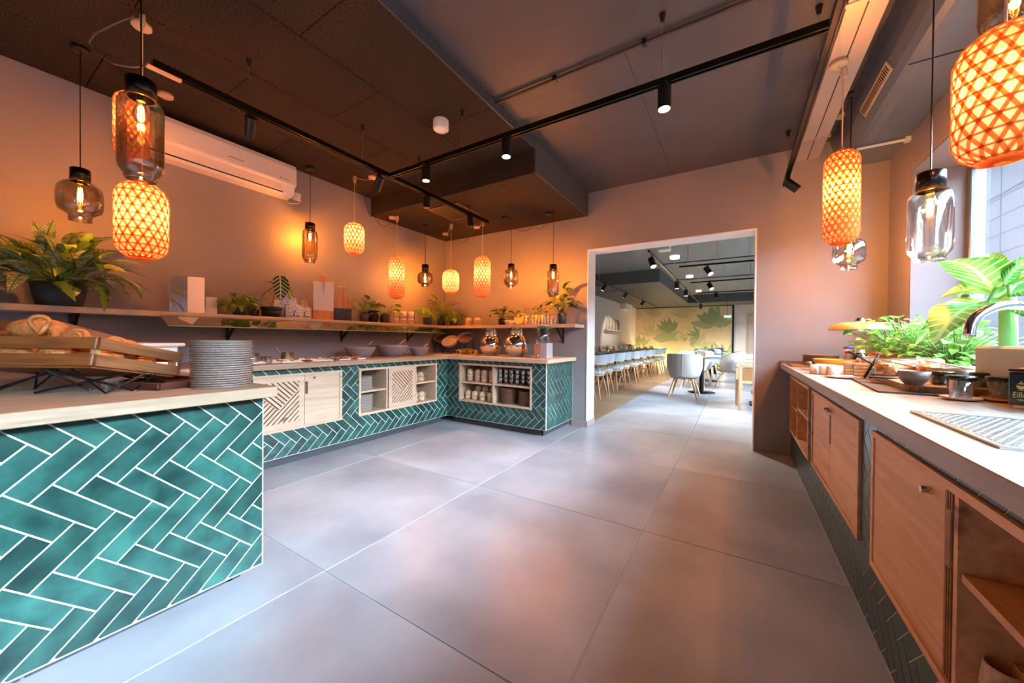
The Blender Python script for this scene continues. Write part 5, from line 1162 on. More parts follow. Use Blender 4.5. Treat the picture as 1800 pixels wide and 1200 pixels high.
# large planter and dieffenbachia
px0 = V((1.20, 2.45, KZ))
pt = thing('dieffenbachia', 'big bright green dieffenbachia in a long grey planter at the window', 'plant', (0, 0, 0))
lo = P(1712, 640, x=1.02)
yA = P(1712, 640, x=.86).y; 
MB().bx(.86, 1.085, yA-.62, yA, KZ, KZ+.20, b=.01).build('planter', mat('planter_grey', '#aab5b4', .5), pt); MB().bx(.87, 1.075, yA-.61, yA-.01, KZ+.19, KZ+.195).build('soil', m_soil, pt)
stx = P(1772, 610, x=.96); base = V((.96, stx.y, KZ+.19)); base2 = V((1.0, stx.y-.09, KZ+.19))
m_dst = mat('cane_green', '#8cc86a', .45, noise=.2, nscale=8)
cn = MB(); cn.tube([base, base+V((0, .005, .18)), base+V((.0, .01, .28)), base+V((0, .015, .33))], [.026, .024, .020, .012], 12); cn.tube([base2, base2+V((0, 0, .2)), base2+V((0, -.01, .36))], [.022, .02, .014], 12); cn.build('canes', m_dst, pt)
def dleaf(u, v, ut, vt, d, kind=0, sc=None, roll=0, org=None, d2=None):
    """a leaf from its base to its tip"""
    a = P(u, v, d=d); b = P(ut, vt, d=d2 or d); e = b-a; L = e.length*1.04
    ex = e.normalized(); nz = (V((-.45, -.55, .55))+V((0, 0, .25*roll))); nz = (nz-ex*nz.dot(ex)).normalized(); ey = nz.cross(ex)
    mt_ = M(((ex.x, ey.x, nz.x), (ex.y, ey.y, nz.y), (ex.z, ey.z, nz.z))) @ M.Rotation(-radians(16), 3, 'Y')
    link('leaf', L_die[kind], pt, a, mt_.to_euler(), (L, L*(sc or 1), L))
    return a
org = base+V((0, .01, .30)); org2 = base2+V((0, 0, .32)); s_ = MB()
for u, v, ut, vt, d, k, sc, roll, d2 in [(1752, 525, 1655, 445, 1.50, 0, 1.0, .9, 1.38), (1745, 530, 1600, 580, 1.62, 1, .9, .5, 1.75), (1735, 535, 1640, 590, 1.45, 0, 1.0, .7, 1.35), (1765, 500, 1830, 440, 1.42, 0, 1.0, -.6, 1.3), (1775, 520, 1860, 500, 1.40, 1, .9, -.4, 1.25), (1745, 505, 1680, 520, 1.60, 0, .9, .4, 1.8), (1770, 505, 1720, 470, 1.75, 1, .9, .8, 1.95), (1780, 540, 1850, 560, 1.5, 1, .8, 0, 1.35), (1735, 515, 1630, 515, 1.72, 1, .85, .5, 1.95), (1750, 495, 1735, 440, 1.62, 0, .9, .9, 1.75), (1740, 540, 1665, 560, 1.55, 0, .8, .6, 1.42)]:
    a = dleaf(u, v, ut, vt, d, k, sc, roll, d2=d2); o_ = org if random.random() < .6 else org2; s_.tube([o_, (o_+a)/2+V((0, 0, .02)), a], [.011, .008, .005], 8)
s_.build('leaf_stalks', m_dst, pt)
# warming lamp / domed cover on two chrome posts
hl = thing('heat_lamp', 'brass-edged domed warming lamp on two chrome posts', 'warming lamp', (.90, 3.72, KZ)); ctr = AU(1505, 0, y=3.72)
ox = ctr.x-.90+.02; r = .185; zt_ = P(1512, 566, y=3.72).z-KZ; zb_ = P(1512, 580, y=3.72).z-KZ
MB().lathe([(.001, zt_+.002), (r*.55, zt_-.002), (r*.85, zt_-.015), (r, zb_+.004), (r, zb_), (r*.95, zb_)], 44, (ox, 0, 0)).build('dome', mat('brass_enamel', '#dcb673', .3, metal=.5), hl)
MB().lathe([(.001, zb_+.002), (r*.95, zb_-.001)], 32, (ox, 0, 0)).build('underside', mat('cream_enamel', '#efe9dc', .4), hl)
MB().lathe([(.001, zt_), (.03, zt_), (.034, zt_+.012), (.024, zt_+.020), (.028, zt_+.030), (.001, zt_+.034)], 22, (ox, 0, 0)).build('knob', m_chrome, hl)
for u in (1546, 1560):
    q = AU(u, 0, y=3.72); MB().cyl((q.x-.90, 0, .004), (q.x-.90, 0, zb_+.005), .010, n=16).build('post', m_chrome, hl)
q1 = AU(1553, 0, y=3.72); MB().bx(q1.x-.90-.09, q1.x-.90+.09, -.07, .07, 0, .010, b=.003).build('base_plate', m_steel, hl); MB().bx(ox, q1.x-.90+.03, -.008, .008, zb_-.012, zb_-.002).build('arm', m_chrome, hl)
# bottles, plates and small things at the far end
b = rc(1494, 4.02); t = thing('whitener_tin', 'white round tin with blue lid and red badge at the far end of the worktop', 'tin', b)
MB().lathe([(.001, 0), (.037, 0), (.037, .155), (.001, .155)], 26).build('tin_body', mat('tin_cream', '#e0d8cf', .3, c2='#d4b79c', nscale=14), t); MB().lathe([(.001, .155), (.038, .155), (.038, .17), (.001, .172)], 24).build('lid', mat('lid_blue', '#4a62c0', .35), t)
MB().prism(rrect(.022, .010, .008), 0, .002, 'xz' if 0 else 'xy').build('badge', mat('label_red', ''), t, (-.016, -.034, .125), (pi/2, 0, radians(-26))); MB().lathe([(.0374, .01), (.0376, .05)], 24).build('lower_band', mat('band_peach', '#d9935a', .4), t)
b = rc(1513, 3.96); t = thing('syrup_bottle', 'dark syrup bottle with yellow cap and round label beside the white tin', 'bottle', b)
MB().lathe([(.001, 0), (.042, 0), (.045, .01), (.045, .07), (.036, .10), (.026, .125), (.025, .15), (.001, .15)], 26).build('bottle_body', mat('syrup', '#150a08', .08, coat=.6), t)
MB().lathe([(.0262, .122), (.0265, .150)], 20).build('neck_label', mat('label_white', '#e4dde0', .4), t); MB().lathe([(.001, .150), (.027, .150), (.027, .178), (.024, .182), (.001, .182)], 20).build('cap', mat('cap_yellow', '#e0a12c', .4), t)
MB().prism(rrect(.028, .026, .022), 0, .0015, 'xy').build('label', mat('label_cream', '#e6d2b0', .4), t, (-.020, -.043, .045), (pi/2, 0, radians(-26))); MB().prism(rrect(.014, .007, .006), 0, .001, 'xy').build('badge', mat('label_red', ''), t, (-.0207, -.0448, .055), (pi/2, 0, radians(-26)))
stack('side_plate', 'brown plate in the far-end window worktop stack', rc(1443, 4.10), .125, 9, .0105, m_cup, m_rim, 'side plates at the far end of the window worktop')
wb_('wide yellow bowl behind the white cups', rc(1472, 3.42), .135, .085, mat('mustard_bowl', '#c99a3a', .35), mat('peeled_eggs', '#e6cfc0', .5))
for i in range(2):
    for k in range(4): 
        t = thing('sand_pot', f'small sand ramekin beside the yellow bowl, {("left","right")[i]} stack, {("bottom","second","third","top")[k]}', 'ramekin', rc(1498+i*17, 3.1-.05*i, KZ+.0+k*.020), 0, 'stacked ramekins'); MB().lathe([(.001, 0), (.034, 0), (.036, .02), (.032, .02), (.03, .004), (.001, .004)], 20).build('ramekin', m_cup, t)
for i, (u, y) in enumerate(((1434, 3.08), (1443, 3.22), (1450, 3.02), (1459, 3.16), (1466, 2.98), (1474, 3.10))):
    t = thing('porcelain_cup', f'small white porcelain egg cup at the worktop edge, {words[i]} from the left', 'cup', rc(u, y)); MB().lathe([(.001, 0), (.026, 0), (.028, .004), (.029, .058), (.026, .058), (.024, .006), (.001, .006)], 20).build('cup_wall', mat('porcelain', '#e9e8e6', .2), t)
t = thing('spoon_dish', 'flat dish with spoons at the far corner of the worktop', 'dish', rc(1414, 4.0)); MB().bx(-.11, .10, -.22, .16, 0, .012, b=.004).build('dish', mat('dish_brown', '#8f6240', .4), t); MB().ball((.02, -.1, .03), .022, 10, .8).cyl((.02, -.1, .03), (.0, .1, .02), .004).build('scoop', m_steel, t)
t = thing('salad_plate', 'small flat plate with a teaspoon in front of the ramekins', 'plate', rc(1482, 2.80)); MB().lathe([(.001, 0), (.05, 0), (.08, .008), (.08, .011), (.05, .004), (.001, .004)], 28).build('plate', mat('blush_saucer', ''), t); MB().cyl((-.05, -.02, .014), (.05, .03, .014), .003).build('teaspoon', m_steel, t)
# mugs in the near open cabinet
def mug(label, x, y, rz, r=.038, h=.115):
    t = thing('tall_mug', label, 'mug', (x, y, N3[2]+.0225), rz)
    MB().lathe([(.001, 0), (r*.72, 0), (r*.8, .004), (r, h*.35), (r*1.02, h*.55), (r*.9, h*.93), (r*.88, h), (r*.80, h), (r*.84, h*.9), (r*.92, h*.5), (r*.7, .008), (.001, .008)], 30).build('mug_wall', m_cup, t)
    MB().tube([(r*.93, 0, h*.78), (r*1.5, 0, h*.74), (r*1.65, 0, h*.5), (r*1.4, 0, h*.28), (r*.98, 0, h*.22)], .006, 8).build('handle', m_cup, t)
for l, u, v, dd in (('leftmost', 1722, 1165, 0), ('middle, tallest-looking', 1766, 1140, 0), ('rightmost', 1805, 1170, 0)): pass
for l, x, y, rz in (('leftmost', .505, 1.225, -1.6), ('middle', .555, 1.235, -1.2), ('rightmost', .485, 1.125, -1.4)): mug(f'sand stoneware mug in the near open cabinet, {l} of the front three', x, y, rz)
mug('sand stoneware mug in the near open cabinet, behind the other three', .62, 1.13, -1.2)
for k in range(9):
    t = thing('side_plate', f'small plate standing in the far window cabinet rack, {words[k]} from the far end', 'plate', (.56, 3.62-k*.018 if 0 else 4.12-k*.03, N1[2]+.10), 0, 'plates in the far window cabinet', rot=(radians(90), 0, 0)); MB().lathe([(.001, 0), (.05, 0), (.072, .006), (.072, .009), (.001, .004)], 20).build('plate', m_plate, t)
# ------------------------------------------------------------------ dining room beyond the doorway
m_dw = mat('dining_wall', '#e0d8d0', .6, bump=.05, bscale=20)
struct('wall_dining_left', MB().bx(DXL-.15, DXL, YB2, DYE+.1, 0, 3.1), m_dw)
struct('wall_dining_end', MB().bx(DXL, DXR+.1, DYE, DYE+.15, 0, 3.1), m_dw)
dr = MB(); dr.bx(DXR, DXR+.15, YB2, 5.6, 0, 3.1); dr.bx(DXR, DXR+.15, 16.4, DYE, 0, 3.1); dr.bx(DXR, DXR+.15, 5.6, 16.4, 0, 1.0); dr.bx(DXR, DXR+.15, 5.6, 16.4, 2.25, 3.1)
struct('wall_dining_right', dr, m_dw)
struct('wall_dining_front', MB().bx(DXL, XL-.001, YB2-.12, YB2, 0, 3.1), m_dw)
window('window_2', DXR+.075, 5.6, 16.4, 1.0, 2.25, [5.6+1.8*i for i in range(1, 6)])
m_dc = mat('dining_bulkhead', (.10, .098, .095, 1), .6)
struct('ceiling_box_dining', MB().bx(DXL+.002, -1.70, 9.9, DYE-.002, 2.60, ZC-.002), m_dc, 'dark lowered ceiling box along the left of the dining room')
struct('beam_dining', MB().bx(-1.699, DXR-.002, 16.2, DYE-.002, 2.60, ZC-.002), m_dc, 'dark beam across the far end of the dining room')
hb = thing('ceiling_hatch', 'pale framed ceiling hatch in the lowered dining room ceiling', 'hatch', (-3.3, 11.6, 2.60)); MB().bx(-.32, .32, -.6, .6, -.012, 0).build('frame', mat('hatch_frame', ''), hb); MB().bx(-.26, .26, -.52, .52, -.014, -.011).build('hatch_panel', m_dc, hb)
# mural: flat print of tropical plants, lit from below
mu = thing('plant_mural', 'wall-wide sand-coloured mural printed with blurred tropical plants', 'mural', (0, DYE-.03, 0))
mx0, mx1 = P(1115, 560, y=DYE-.03).x, P(1287, 560, y=DYE-.03).x
MB().bx(mx0, mx1, 0, .02, .05, 2.60).build('print_panel', mat('mural_print', '#e0cca6', .6, c2='#c2ba8c', nscale=1.3), mu)
fr = MB(); fr.bx(mx0-.07, mx0, -.03, .025, 0, 2.6); fr.bx(mx1, mx1+.07, -.03, .025, 0, 2.6); fr.bx(mx0, mx1, -.02, .02, 2.57, 2.6); fr.build('frame', m_black, mu)
mg = [mat('mural_green_%d' % i, c, .6) for i, c in enumerate(('#98a47a', '#b3b088', '#cfc094', '#849872', '#bfb68c'))]
def mleaf(cx, cz, ang, L, w, mt):
    pts = [(cx+cos(ang)*L*t-sin(ang)*s*w*sin(pi*t**.8), cz+sin(ang)*L*t+cos(ang)*s*w*sin(pi*t**.8)) for t, s in [(i/8, 1) for i in range(9)]+[(i/8, -1) for i in range(7, 0, -1)]]
    pts = [(max(mx0+.01, min(mx1-.01, a)), max(.06, min(2.56, b))) for a, b in pts]
    mleaf.k = getattr(mleaf, 'k', 0)+1; yy = -.0005-.00006*mleaf.k
    MB().add([(a, yy, b) for a, b in pts], [tuple(range(len(pts)))]).build('printed_leaf', mt, mu)
rnd = random.Random(4)
def frond(px_, pz, n, L, w, mt, a0=30, a1=150):
    for i in range(n): mleaf(px_, pz, radians(a0+(a1-a0)*i/max(1, n-1)+rnd.uniform(-6, 6)), L*rnd.uniform(.75, 1.1), w*rnd.uniform(.8, 1.2), mt)
def mp(u, v): q = P(u, v, y=DYE-.03); return q.x, q.z
for u, v, n, L, w, k, a0, a1 in [(1256, 573, 6, .95, .16, 0, 20, 165), (1250, 570, 4, .8, .15, 3, 60, 140), (1200, 560, 6, .6, .06, 1, 40, 150), (1172, 600, 7, .8, .12, 0, 20, 170), (1180, 585, 6, .7, .10, 3, 60, 150), (1145, 590, 6, .7, .08, 1, 20, 160), (1150, 555, 5, .5, .05, 1, 30, 150), (1124, 610, 5, .7, .12, 0, 40, 140), (1218, 610, 6, .9, .10, 1, 20, 150), (1215, 630, 6, .9, .16, 3, 50, 130), (1272, 628, 7, .8, .06, 0, 20, 165), (1240, 605, 6, .6, .05, 1, 100, 250), (1165, 630, 6, .9, .14, 2, 20, 160), (1135, 632, 6, .8, .12, 2, 30, 150), (1195, 625, 5, .9, .16, 4, 30, 150), (1205, 540, 4, .6, .08, 4, -150, -30), (1190, 600, 5, .7, .1, 4, 200, 340), (1262, 600, 6, .7, .05, 2, 10, 170), (1230, 590, 5, .6, .05, 3, 120, 230)]:
    x, z = mp(u, v); frond(x, z, n, L, w, mg[k], a0, a1)
pb = thing('planter_trough', 'low trough of green moss at the foot of the mural', 'planter', (-.9, DYE-.5, 0)); MB().bx(-1.1, .5, -.15, .15, 0, .12).build('trough', m_black, pb); mo = MB(); [mo.ball((rnd.uniform(-1.05, .45), rnd.uniform(-.1, .1), .13), rnd.uniform(.05, .09), 6) for _ in range(24)]; mo.build('moss', mat('moss', '#8fae2c', .8), pb, kind='stuff')
for x in (-.5, -1.6, -2.8, -3.6): lamp('mural_uplight', (x, DYE-.7, .25), 14, .05, None, (1, .72, .4))
# wall on the right: door and small sign
dd_ = link('door_1', None, kind='structure'); MB().bx(.42, 1.3, DYE-.03, DYE, 0, 2.12).build('door_panel', mat('door_beige', '#c9b9a6', .5), dd_); MB().bx(.34, .42, DYE-.04, DYE, 0, 2.2).bx(1.3, 1.38, DYE-.04, DYE, 0, 2.2).bx(.42, 1.3, DYE-.04, DYE, 2.12, 2.2).build('door_frame', mat('door_frame', '#bba993', .5), dd_)
sg = thing('exit_sign', 'tiny pale green running-man style exit sign hanging before the mural', 'sign', P(1279, 556, y=15.8)); MB().bx(-.12, .12, -.01, .01, -.045, .045).build('sign_panel', mat('sign_green', '#bfe8da', .4, emit='#c8fff0', es=.35), sg); MB().cyl((0, 0, .06), (0, 0, ZC-sg.location.z), .006).build('rod', m_black, sg)
# wall shelf with pale books
p = P(1075, 579, x=DXL); ws = thing('picture_ledge', 'white floating ledge on the left wall of the dining room', 'shelf', (DXL, p.y, p.z-.02)); MB().bx(0, .16, -.95, .95, -.03, 0, b=.003).build('ledge', m_white, ws)
for i in range(14):
    y = -.85+i*.128; t = thing('driftwood_stick', f'upright pale branch on the white ledge, {(words+["eleventh","twelfth","thirteenth","fourteenth"])[i]} from the doorway', 'ornament', (DXL+.07, p.y+y, p.z-.02), 0, 'pale sticks on the ledge')
    hh = .28+.16*abs(sin(i*1.9)); MB().tube([(0, 0, 0), (.01, .015, hh*.5), (0, .0, hh)], [.025, .02, .012], 7).build('stick', mat('stick_%d' % (i % 3), ('#cdb79a', '#efe6da', '#a98560')[i % 3], .6), t)
q = P(1097, 531, x=DXL); a2 = thing('air_conditioner', 'white wall air conditioner on the dining room left wall', 'air conditioner', (DXL, q.y, 2.36))
MB().prism([(0, 0), (.14, .01), (.21, .07), (.22, .26), (.19, .29), (0, .29)], -.55, .55).build('body', m_white, a2); MB().bx(.13, .19, -.45, .45, .03, .036).build('air_slot', m_blackpl, a2)
# banquette, tables, chairs
bq = thing('banquette', 'long upholstered banquette along the left wall of the dining room', 'bench', (DXL, 0, 0))
MB().bx(.02, .55, 5.6, 17.0, 0, .40).build('base', mat('banquette_base', '#8a6a50', .6), bq); MB().bx(.05, .58, 5.6, 17.0, .40, .48, b=.02).build('seat', mat('banquette_grey', '#9c9288', .8), bq); MB().bx(.02, .14, 5.6, 17.0, .48, .86, b=.02).build('backrest', mat('banquette_tan', '#b98f72', .8), bq)
cm = [mat('cushion_%d' % i, a, .9, c2=b, nscale=12, stretch=(1, 1, .3)) for i, (a, b) in enumerate((('#d9c3ae', '#b98e72'), ('#c9a78c', '#a37a60'), ('#b5a79c', '#5d5a58'), ('#e0d4c6', '#c0a68c')))]
for i in range(13):
    y = 6.6+i*.78; t = thing('scatter_cushion', f'patterned scatter cushion on the banquette, {words[i] if i < 10 else ("eleventh","twelfth","thirteenth")[i-10]} from the doorway', 'cushion', (DXL+.33, y, .515), 0, rot=(0, radians(-18), 0))
    MB().bx(-.05, .05, -.2, .2, 0, .38, b=.04).build('cushion', cm[i % 4], t)
m_ttop = mat('table_top_dark', '#4a4744', .3); m_cloth = mat('white_runner', '#e0ddd8', .8)
def table(label, x, y, w=.7, d=.7, top=None, n=0, h=.75):
    t = thing('dining_table', label, 'table', (x, y, 0)); MB().bx(-w/2, w/2, -d/2, d/2, h-.025, h, b=.004).build('table_top', top or m_ttop, t)
    MB().bx(-.045, .045, -.045, .045, .02, h-.025).build('pedestal', m_black, t); MB().bx(-.22, .22, -.22, .22, 0, .02).build('foot_plate', m_black, t)
    if n:
        cr_ = thing('table_vase', f'small sprig in a vase on the {label.split(" table")[0]} table', 'vase', (x+.05, y+.1, h)); MB().lathe([(.001, 0), (.03, 0), (.02, .09), (.016, .09)], 12).build('vase', m_glass, cr_); sp_ = MB(); [sp_.tube([(0, 0, .02), (.02*cos(a), .02*sin(a), .14), (.05*cos(a), .05*sin(a), .2)], .003) for a in (0, 2, 4)]; sp_.build('stems', mat('stem_green', ''), cr_)
        for k in range(4): link('leaf', L_pot[0], cr_, (.04*cos(k*1.6), .04*sin(k*1.6), .17), (0, -.4, k*1.6), (.07,)*3)
        for s in (-1, 1):
            g = thing('wine_glass', f'clear glass on the {("near","far")[s > 0]} side of the {label.split(" table")[0]} table', 'glass', (x+.15, y+.16*s, h)); MB().lathe([(.001, 0), (.03, 0), (.035, .09), (.033, .09), (.028, .004)], 14).build('glass', m_glass, g)
    return t
for i in range(9): table(f'{words[i]} dark table along the banquette', -3.10, 6.35+i*1.15, .7, .75, None, 1)
m_seat = mat('grey_upholstery', '#9ea4a9', .75); m_leg = wood('chair_oak', '#c08a5e', '#9a683f', 2); m_brass = mat('brass', '#b79a45', .35, metal=.6)
def barrel_chair():
    t = thing('dining_chair', 'x', 'chair')
    MB().lathe([(.001, .44), (.20, .44), (.225, .455), (.225, .50), (.20, .52), (.001, .525)], 28).build('seat', m_seat, t)
    MB().lathe([(.001, .415), (.21, .415), (.215, .44), (.001, .44)], 24).build('seat_ring', m_leg, t)
    def bk(u, v): a = radians(-100+200*u); R_ = .245+.03*v; return (-R_*cos(a), R_*sin(a)*1.02, .63+.19*v-.05*v*abs(u*2-1)**2)
    b = MB().grid(bk, 20, 3); b.grid(lambda u, v: (lambda q: (q[0]*.91, q[1]*.91, q[2]))(bk(u, v)), 20, 3)
    for v in (0, 1):
        for i in range(20):
            a1, a2_ = bk(i/20, v), bk((i+1)/20, v); b.add([a1, a2_, (a2_[0]*.91, a2_[1]*.91, a2_[2]), (a1[0]*.91, a1[1]*.91, a1[2])], [(0, 1, 2, 3)], True)
    b.build('backrest', m_seat, t)
    sp_ = MB().cyl((0, 0, 0), (0, 0, .20), .006, n=6).mesh('spindle', m_brass)
    for k in range(9): a = radians(-90+180*k/8); link('spindle', sp_, t, (-.222*cos(a), .222*sin(a), .44), (0, 0, 0))
    for sx in (-1, 1):
        for sy in (-1, 1): MB().cyl((.13*sx, .13*sy, .42), (.21*sx, .21*sy, 0), .019, .012, 8).build('leg', m_leg, t)
    return t
ch = barrel_chair(); ys = [6.10, 6.72, 7.30, 7.98, 8.66, 9.45, 10.1, 10.95, 11.7, 12.6, 13.6]
wd = words+['eleventh']
for i, y in enumerate(ys):
    o = ch if i == 0 else copy_tree(ch); o.location = (-2.36+.03*(i % 2), y, 0); o.rotation_euler = (0, 0, pi+radians(-8+6*(i % 3)))
    o['label'] = f'grey curved-back chair with brass spindles and oak legs, {wd[i]} from the doorway'; o['group'] = 'curved-back chairs along the banquette tables'
# tub armchairs
m_tub = mat('taupe_leather', '#a19a91', .45); m_legp = wood('chair_pale', '#d9b48c', '#b98f68', 2)
def tub():
    t = thing('tub_armchair', 'x', 'armchair')
    def sh(u, v, r=.32):
        a = radians(-128+256*u); e = abs(u*2-1); h = .84-.16*max(0, (e-.45)/.55)**1.2; R_ = (r-.05)+.05*sin(pi*.5*min(1, v*1.6)); return (-R_*cos(a), R_*sin(a), .42+(h-.42)*v)
    b = MB().grid(lambda u, v: sh(u, v), 28, 6).grid(lambda u, v: sh(u, v, .255), 28, 6)
    for i in range(28):
        b.add([sh(i/28, 1), sh((i+1)/28, 1), sh((i+1)/28, 1, .255), sh(i/28, 1, .255)], [(0, 1, 2, 3)], True)
    for e in (0, 1):
        for j in range(6): b.add([sh(e, j/6), sh(e, (j+1)/6), sh(e, (j+1)/6, .255), sh(e, j/6, .255)], [(0, 1, 2, 3)], True)
    b.build('shell', m_tub, t); MB().lathe([(.001, .36), (.24, .37), (.275, .42), (.27, .47), (.001, .49)], 28).build('seat', m_tub, t)
    MB().tube([(-.322, 0, .43), (-.324, 0, .60), (-.323, 0, .83)], .005, 6).build('seam_piping', m_tub, t)
    MB().bx(-.2, .2, -.03, .03, .34, .37).bx(-.03, .03, -.2, .2, .341, .369).build('leg_frame', m_legp, t)
    for sx in (-1, 1):
        for sy in (-1, 1): MB().cyl((.14*sx, .15*sy, .36), (.27*sx, .25*sy, 0), .024, .017, 8).build('leg', m_legp, t)
    return t
tb = tub()
for i, (x, y, rz, l) in enumerate(((-.86, 7.78, pi/2+pi, 'nearest grey-beige tub armchair with its back to the doorway'), (-.86, 9.55, pi/2, 'second tub armchair, on the far side of the first round table'), (-.80, 10.5, -pi/2, 'third tub armchair behind the first round table'), (-.80, 12.0, pi/2, 'fourth tub armchair on the far side of the second round table'), (-.72, 13.0, -pi/2, 'fifth tub armchair in the centre row'), (-.66, 14.6, pi/2, 'farthest tub armchair in front of the mural'), (-.14, 10.0, pi, 'tub armchair on the right side of the first round table'))):
    o = tb if i == 0 else copy_tree(tb); o.location = (x, y, 0); o.rotation_euler = (0, 0, rz+pi if 0 else {0: pi/2, 1: -pi/2, 2: pi/2, 3: -pi/2, 4: pi/2, 5: -pi/2, 6: pi}[i]); o['label'] = l; o['group'] = 'tub armchairs in the centre row'
def rtable(l, x, y):
    t = thing('round_table', l, 'table', (x, y, 0)); MB().lathe([(.001, .725), (.36, .725), (.37, .735), (.37, .748), (.001, .75)], 32).build('table_top', m_ttop, t); MB().cyl((0, 0, .02), (0, 0, .725), .045, n=12).build('pedestal', m_black, t); MB().lathe([(.001, 0), (.26, 0), (.26, .015), (.001, .02)], 24).build('foot_plate', m_black, t)
    v = thing('table_vase', l.replace('round table', 'vase of greenery on the round table'), 'vase', (x-.1, y, .75)); MB().lathe([(.001, 0), (.028, 0), (.03, .10), (.026, .10)], 14).build('vase', mat('green_glass', '#58b05a', .1), v)
    for k in range(7): link('leaf', L_pot[k % 2], v, (.02*cos(k), .02*sin(k), .11+.012*k), (0, -.7, k*2.4), (.09,)*3)
rtable('first round table behind the nearest tub armchair', -.62, 8.6); rtable('second round table in the centre row', -.62, 11.2); rtable('third round table before the mural', -.60, 13.8)
# wooden tables and armchair at the right
wt3 = table('near pale wood table by the right side of the doorway', .42, 7.55, .9, .75, wood('beech_top', '#d8bd98', '#c2a47c', 0), 1); table('second pale table at the right of the dining room', .5, 9.2, .9, .75, m_cloth, 1); table('third pale table at the right of the dining room', .55, 10.8, .9, .75, m_cloth, 1)
for i, (x, y) in enumerate(((.25, 7.5), (.28, 9.1))): 
    t = thing('pepper_mill', ('pair of dark bottles on the near pale table', 'dark bottle on the second pale table')[i], 'bottle', (x+.12, y, .75)); MB().lathe([(.001, 0), (.022, 0), (.018, .08), (.024, .13), (.001, .16)], 14).build('body', m_blackpl, t)
ac2 = thing('cane_armchair', 'pale wooden armchair with woven cane back beside the near right table', 'armchair', (.28, 7.0, 0), radians(95)); m_cane = mat('cane_weave', '#c08a52', .7, c2='#8a5a2c', nscale=90)
for sx in (-1, 1):
    for sy in (-1, 1): MB().bx(.24*sx-.02, .24*sx+.02, .25*sy-.02, .25*sy+.02, 0, .68 if sx > 0 else .66, b=.004).build('leg', m_legp, ac2)
    MB().bx(-.26, .27, .25*sx-.025, .25*sx+.025, .66, .69, b=.006).build('armrest', m_legp, ac2)
MB().bx(-.24, .25, -.24, .24, .42, .46, b=.01).build('seat', m_legp, ac2); MB().bx(-.26, -.22, -.25, .25, .68, .74, b=.006).build('back_rail', m_legp, ac2); MB().bx(-.245, -.235, -.22, .22, .47, .67).build('cane_panel', m_cane, ac2)
# tracks and spots of the dining room
def dtrack(l, p0, p1):
    p0, p1 = V(p0), V(p1); t = thing('lighting_track', l, 'light track', p0); MB().tube([(0, 0, 0), p1-p0], .022, 4, smooth=False).build('rail', MT['track_black'], t)
    n = max(2, int((p1-p0).length/2))
    for k in range(n+1): q = (p1-p0)*(k+.3)/(n+.6); MB().cyl(q, (q.x, q.y, ZC-p0.z-.002), .004, n=5).build('suspension_wire', m_steel, t)
zt2 = 2.50
def TP(u, v): return P(u, v, z=zt2)
dtrack('long black ceiling track over the banquette tables in the dining room', TP(1040, 489), TP(1158, 540)); dtrack('long black ceiling track down the centre of the dining room', TP(1140, 441), TP(1232, 535))
dtrack('nearest short black track crossing the dining room ceiling at right', TP(1194, 469), TP(1334, 457)); dtrack('middle short black track crossing the dining room ceiling at right', TP(1214, 497), TP(1334, 488)); dtrack('far short black track crossing the dining room ceiling at right', TP(1225, 515), TP(1334, 509))
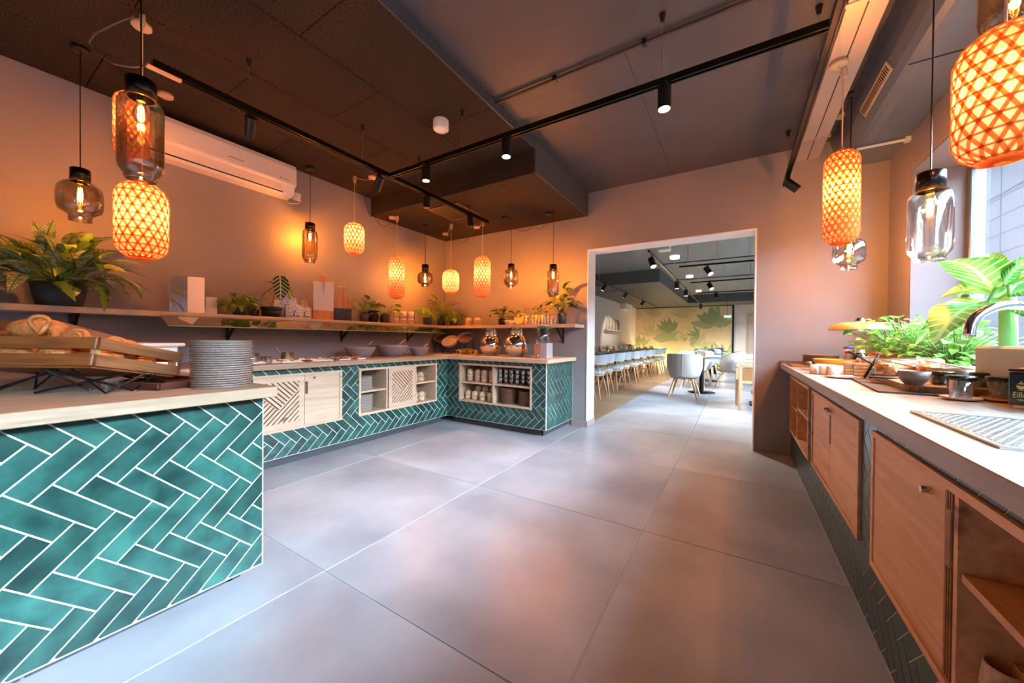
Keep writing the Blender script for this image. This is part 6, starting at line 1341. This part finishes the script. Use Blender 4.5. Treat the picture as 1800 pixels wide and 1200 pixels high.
def dspot(l, u, v, aim, on=True, pw=110):
    q = P(u, v, z=2.47); t = thing('ceiling_spotlight', l, 'spotlight', q); a = V(aim).normalized(); c = V((0, 0, -.09)); r = .05
    MB().cyl((0, 0, .03), c, .012).build('stem', m_black, t); MB().cyl(c-a*.06, c+a*.10, r, r, 16).build('barrel', m_black, t); MB().cyl(c+a*.10, c+a*.104, r*.85, r*.85, 16).build('lens', MT['lens_glow'] if on else m_blackpl, t)
    if on: lamp('spot_light', c+a*.12, pw, .05, t, (1, .88, .74), 'SPOT', 75, a.to_track_quat('-Z', 'Y').to_euler())
dspot('large black spot on the centre track nearest the doorway', 1146, 450, (.3, -.3, -.8)); dspot('black spot on the centre track above the second tub armchair', 1190, 492, (0, .2, -1)); dspot('black spot on the centre track over the third tub armchair', 1206, 507, (0, .2, -1)); dspot('black spot at the far end of the centre track', 1232, 533, (0, .3, -1), False)
dspot('black spot on the nearest short track, shining towards the doorway', 1244, 466, (.4, -.3, -.6)); dspot('black spot on the middle short track, shining towards the doorway', 1248, 495, (.3, -.3, -.6)); dspot('black spot on the far short track of the dining room', 1259, 513, (.2, -.3, -.6), False)
dspot('dark spot on the banquette track nearest the doorway', 1063, 497, (-.5, .1, -.7), True, 35); dspot('dark spot on the banquette track, second from the doorway', 1100, 512, (-.6, .2, -.7), True, 30); dspot('dark spot on the banquette track, far end', 1130, 527, (-.6, .3, -.7), True, 40)
for i, (u, v) in enumerate(((1186, 455), (1212, 488), (1228, 513))):
    q = P(u, v, z=2.86); t = thing('ceiling_diffuser', ('nearest white disc lamp on the dining room ceiling', 'middle white disc lamp on the dining room ceiling', 'farthest white disc lamp on the dining room ceiling')[i], 'ceiling lamp', (q.x, q.y, ZC)); MB().lathe([(.001, -.07), (.09, -.07), (.10, -.06), (.10, 0), (.001, 0)], 28).build('disc', mat('disc_lamp', '#f2efe8', .4, emit='#fff6e8', es=.35), t)
for i in range(3):
    t = thing('ceiling_conduit', ('first','second','third')[i]+' thin dark conduit crossing the dining room ceiling', 'pipe', (0, 6.6+i*2.6, ZC-.03)); MB().cyl((-1.6, 0, 0), (DXR, 0, 0), .012).build('pipe', m_black, t)
w_ = thing('white_ceiling_block', 'white box lamp just behind the top of the doorway', 'ceiling lamp', P(1168, 441, z=2.55)); MB().bx(-.09, .09, -.09, .09, 0, ZC-w_.location.z, b=.01).build('lamp_body', m_white, w_)
# ------------------------------------------------------------------ closing the scene
for o in SC.objects:
    if o.type == 'MESH' and o.parent is None and not o.get('kind') and not o.get('label'): o['kind'] = 'structure'
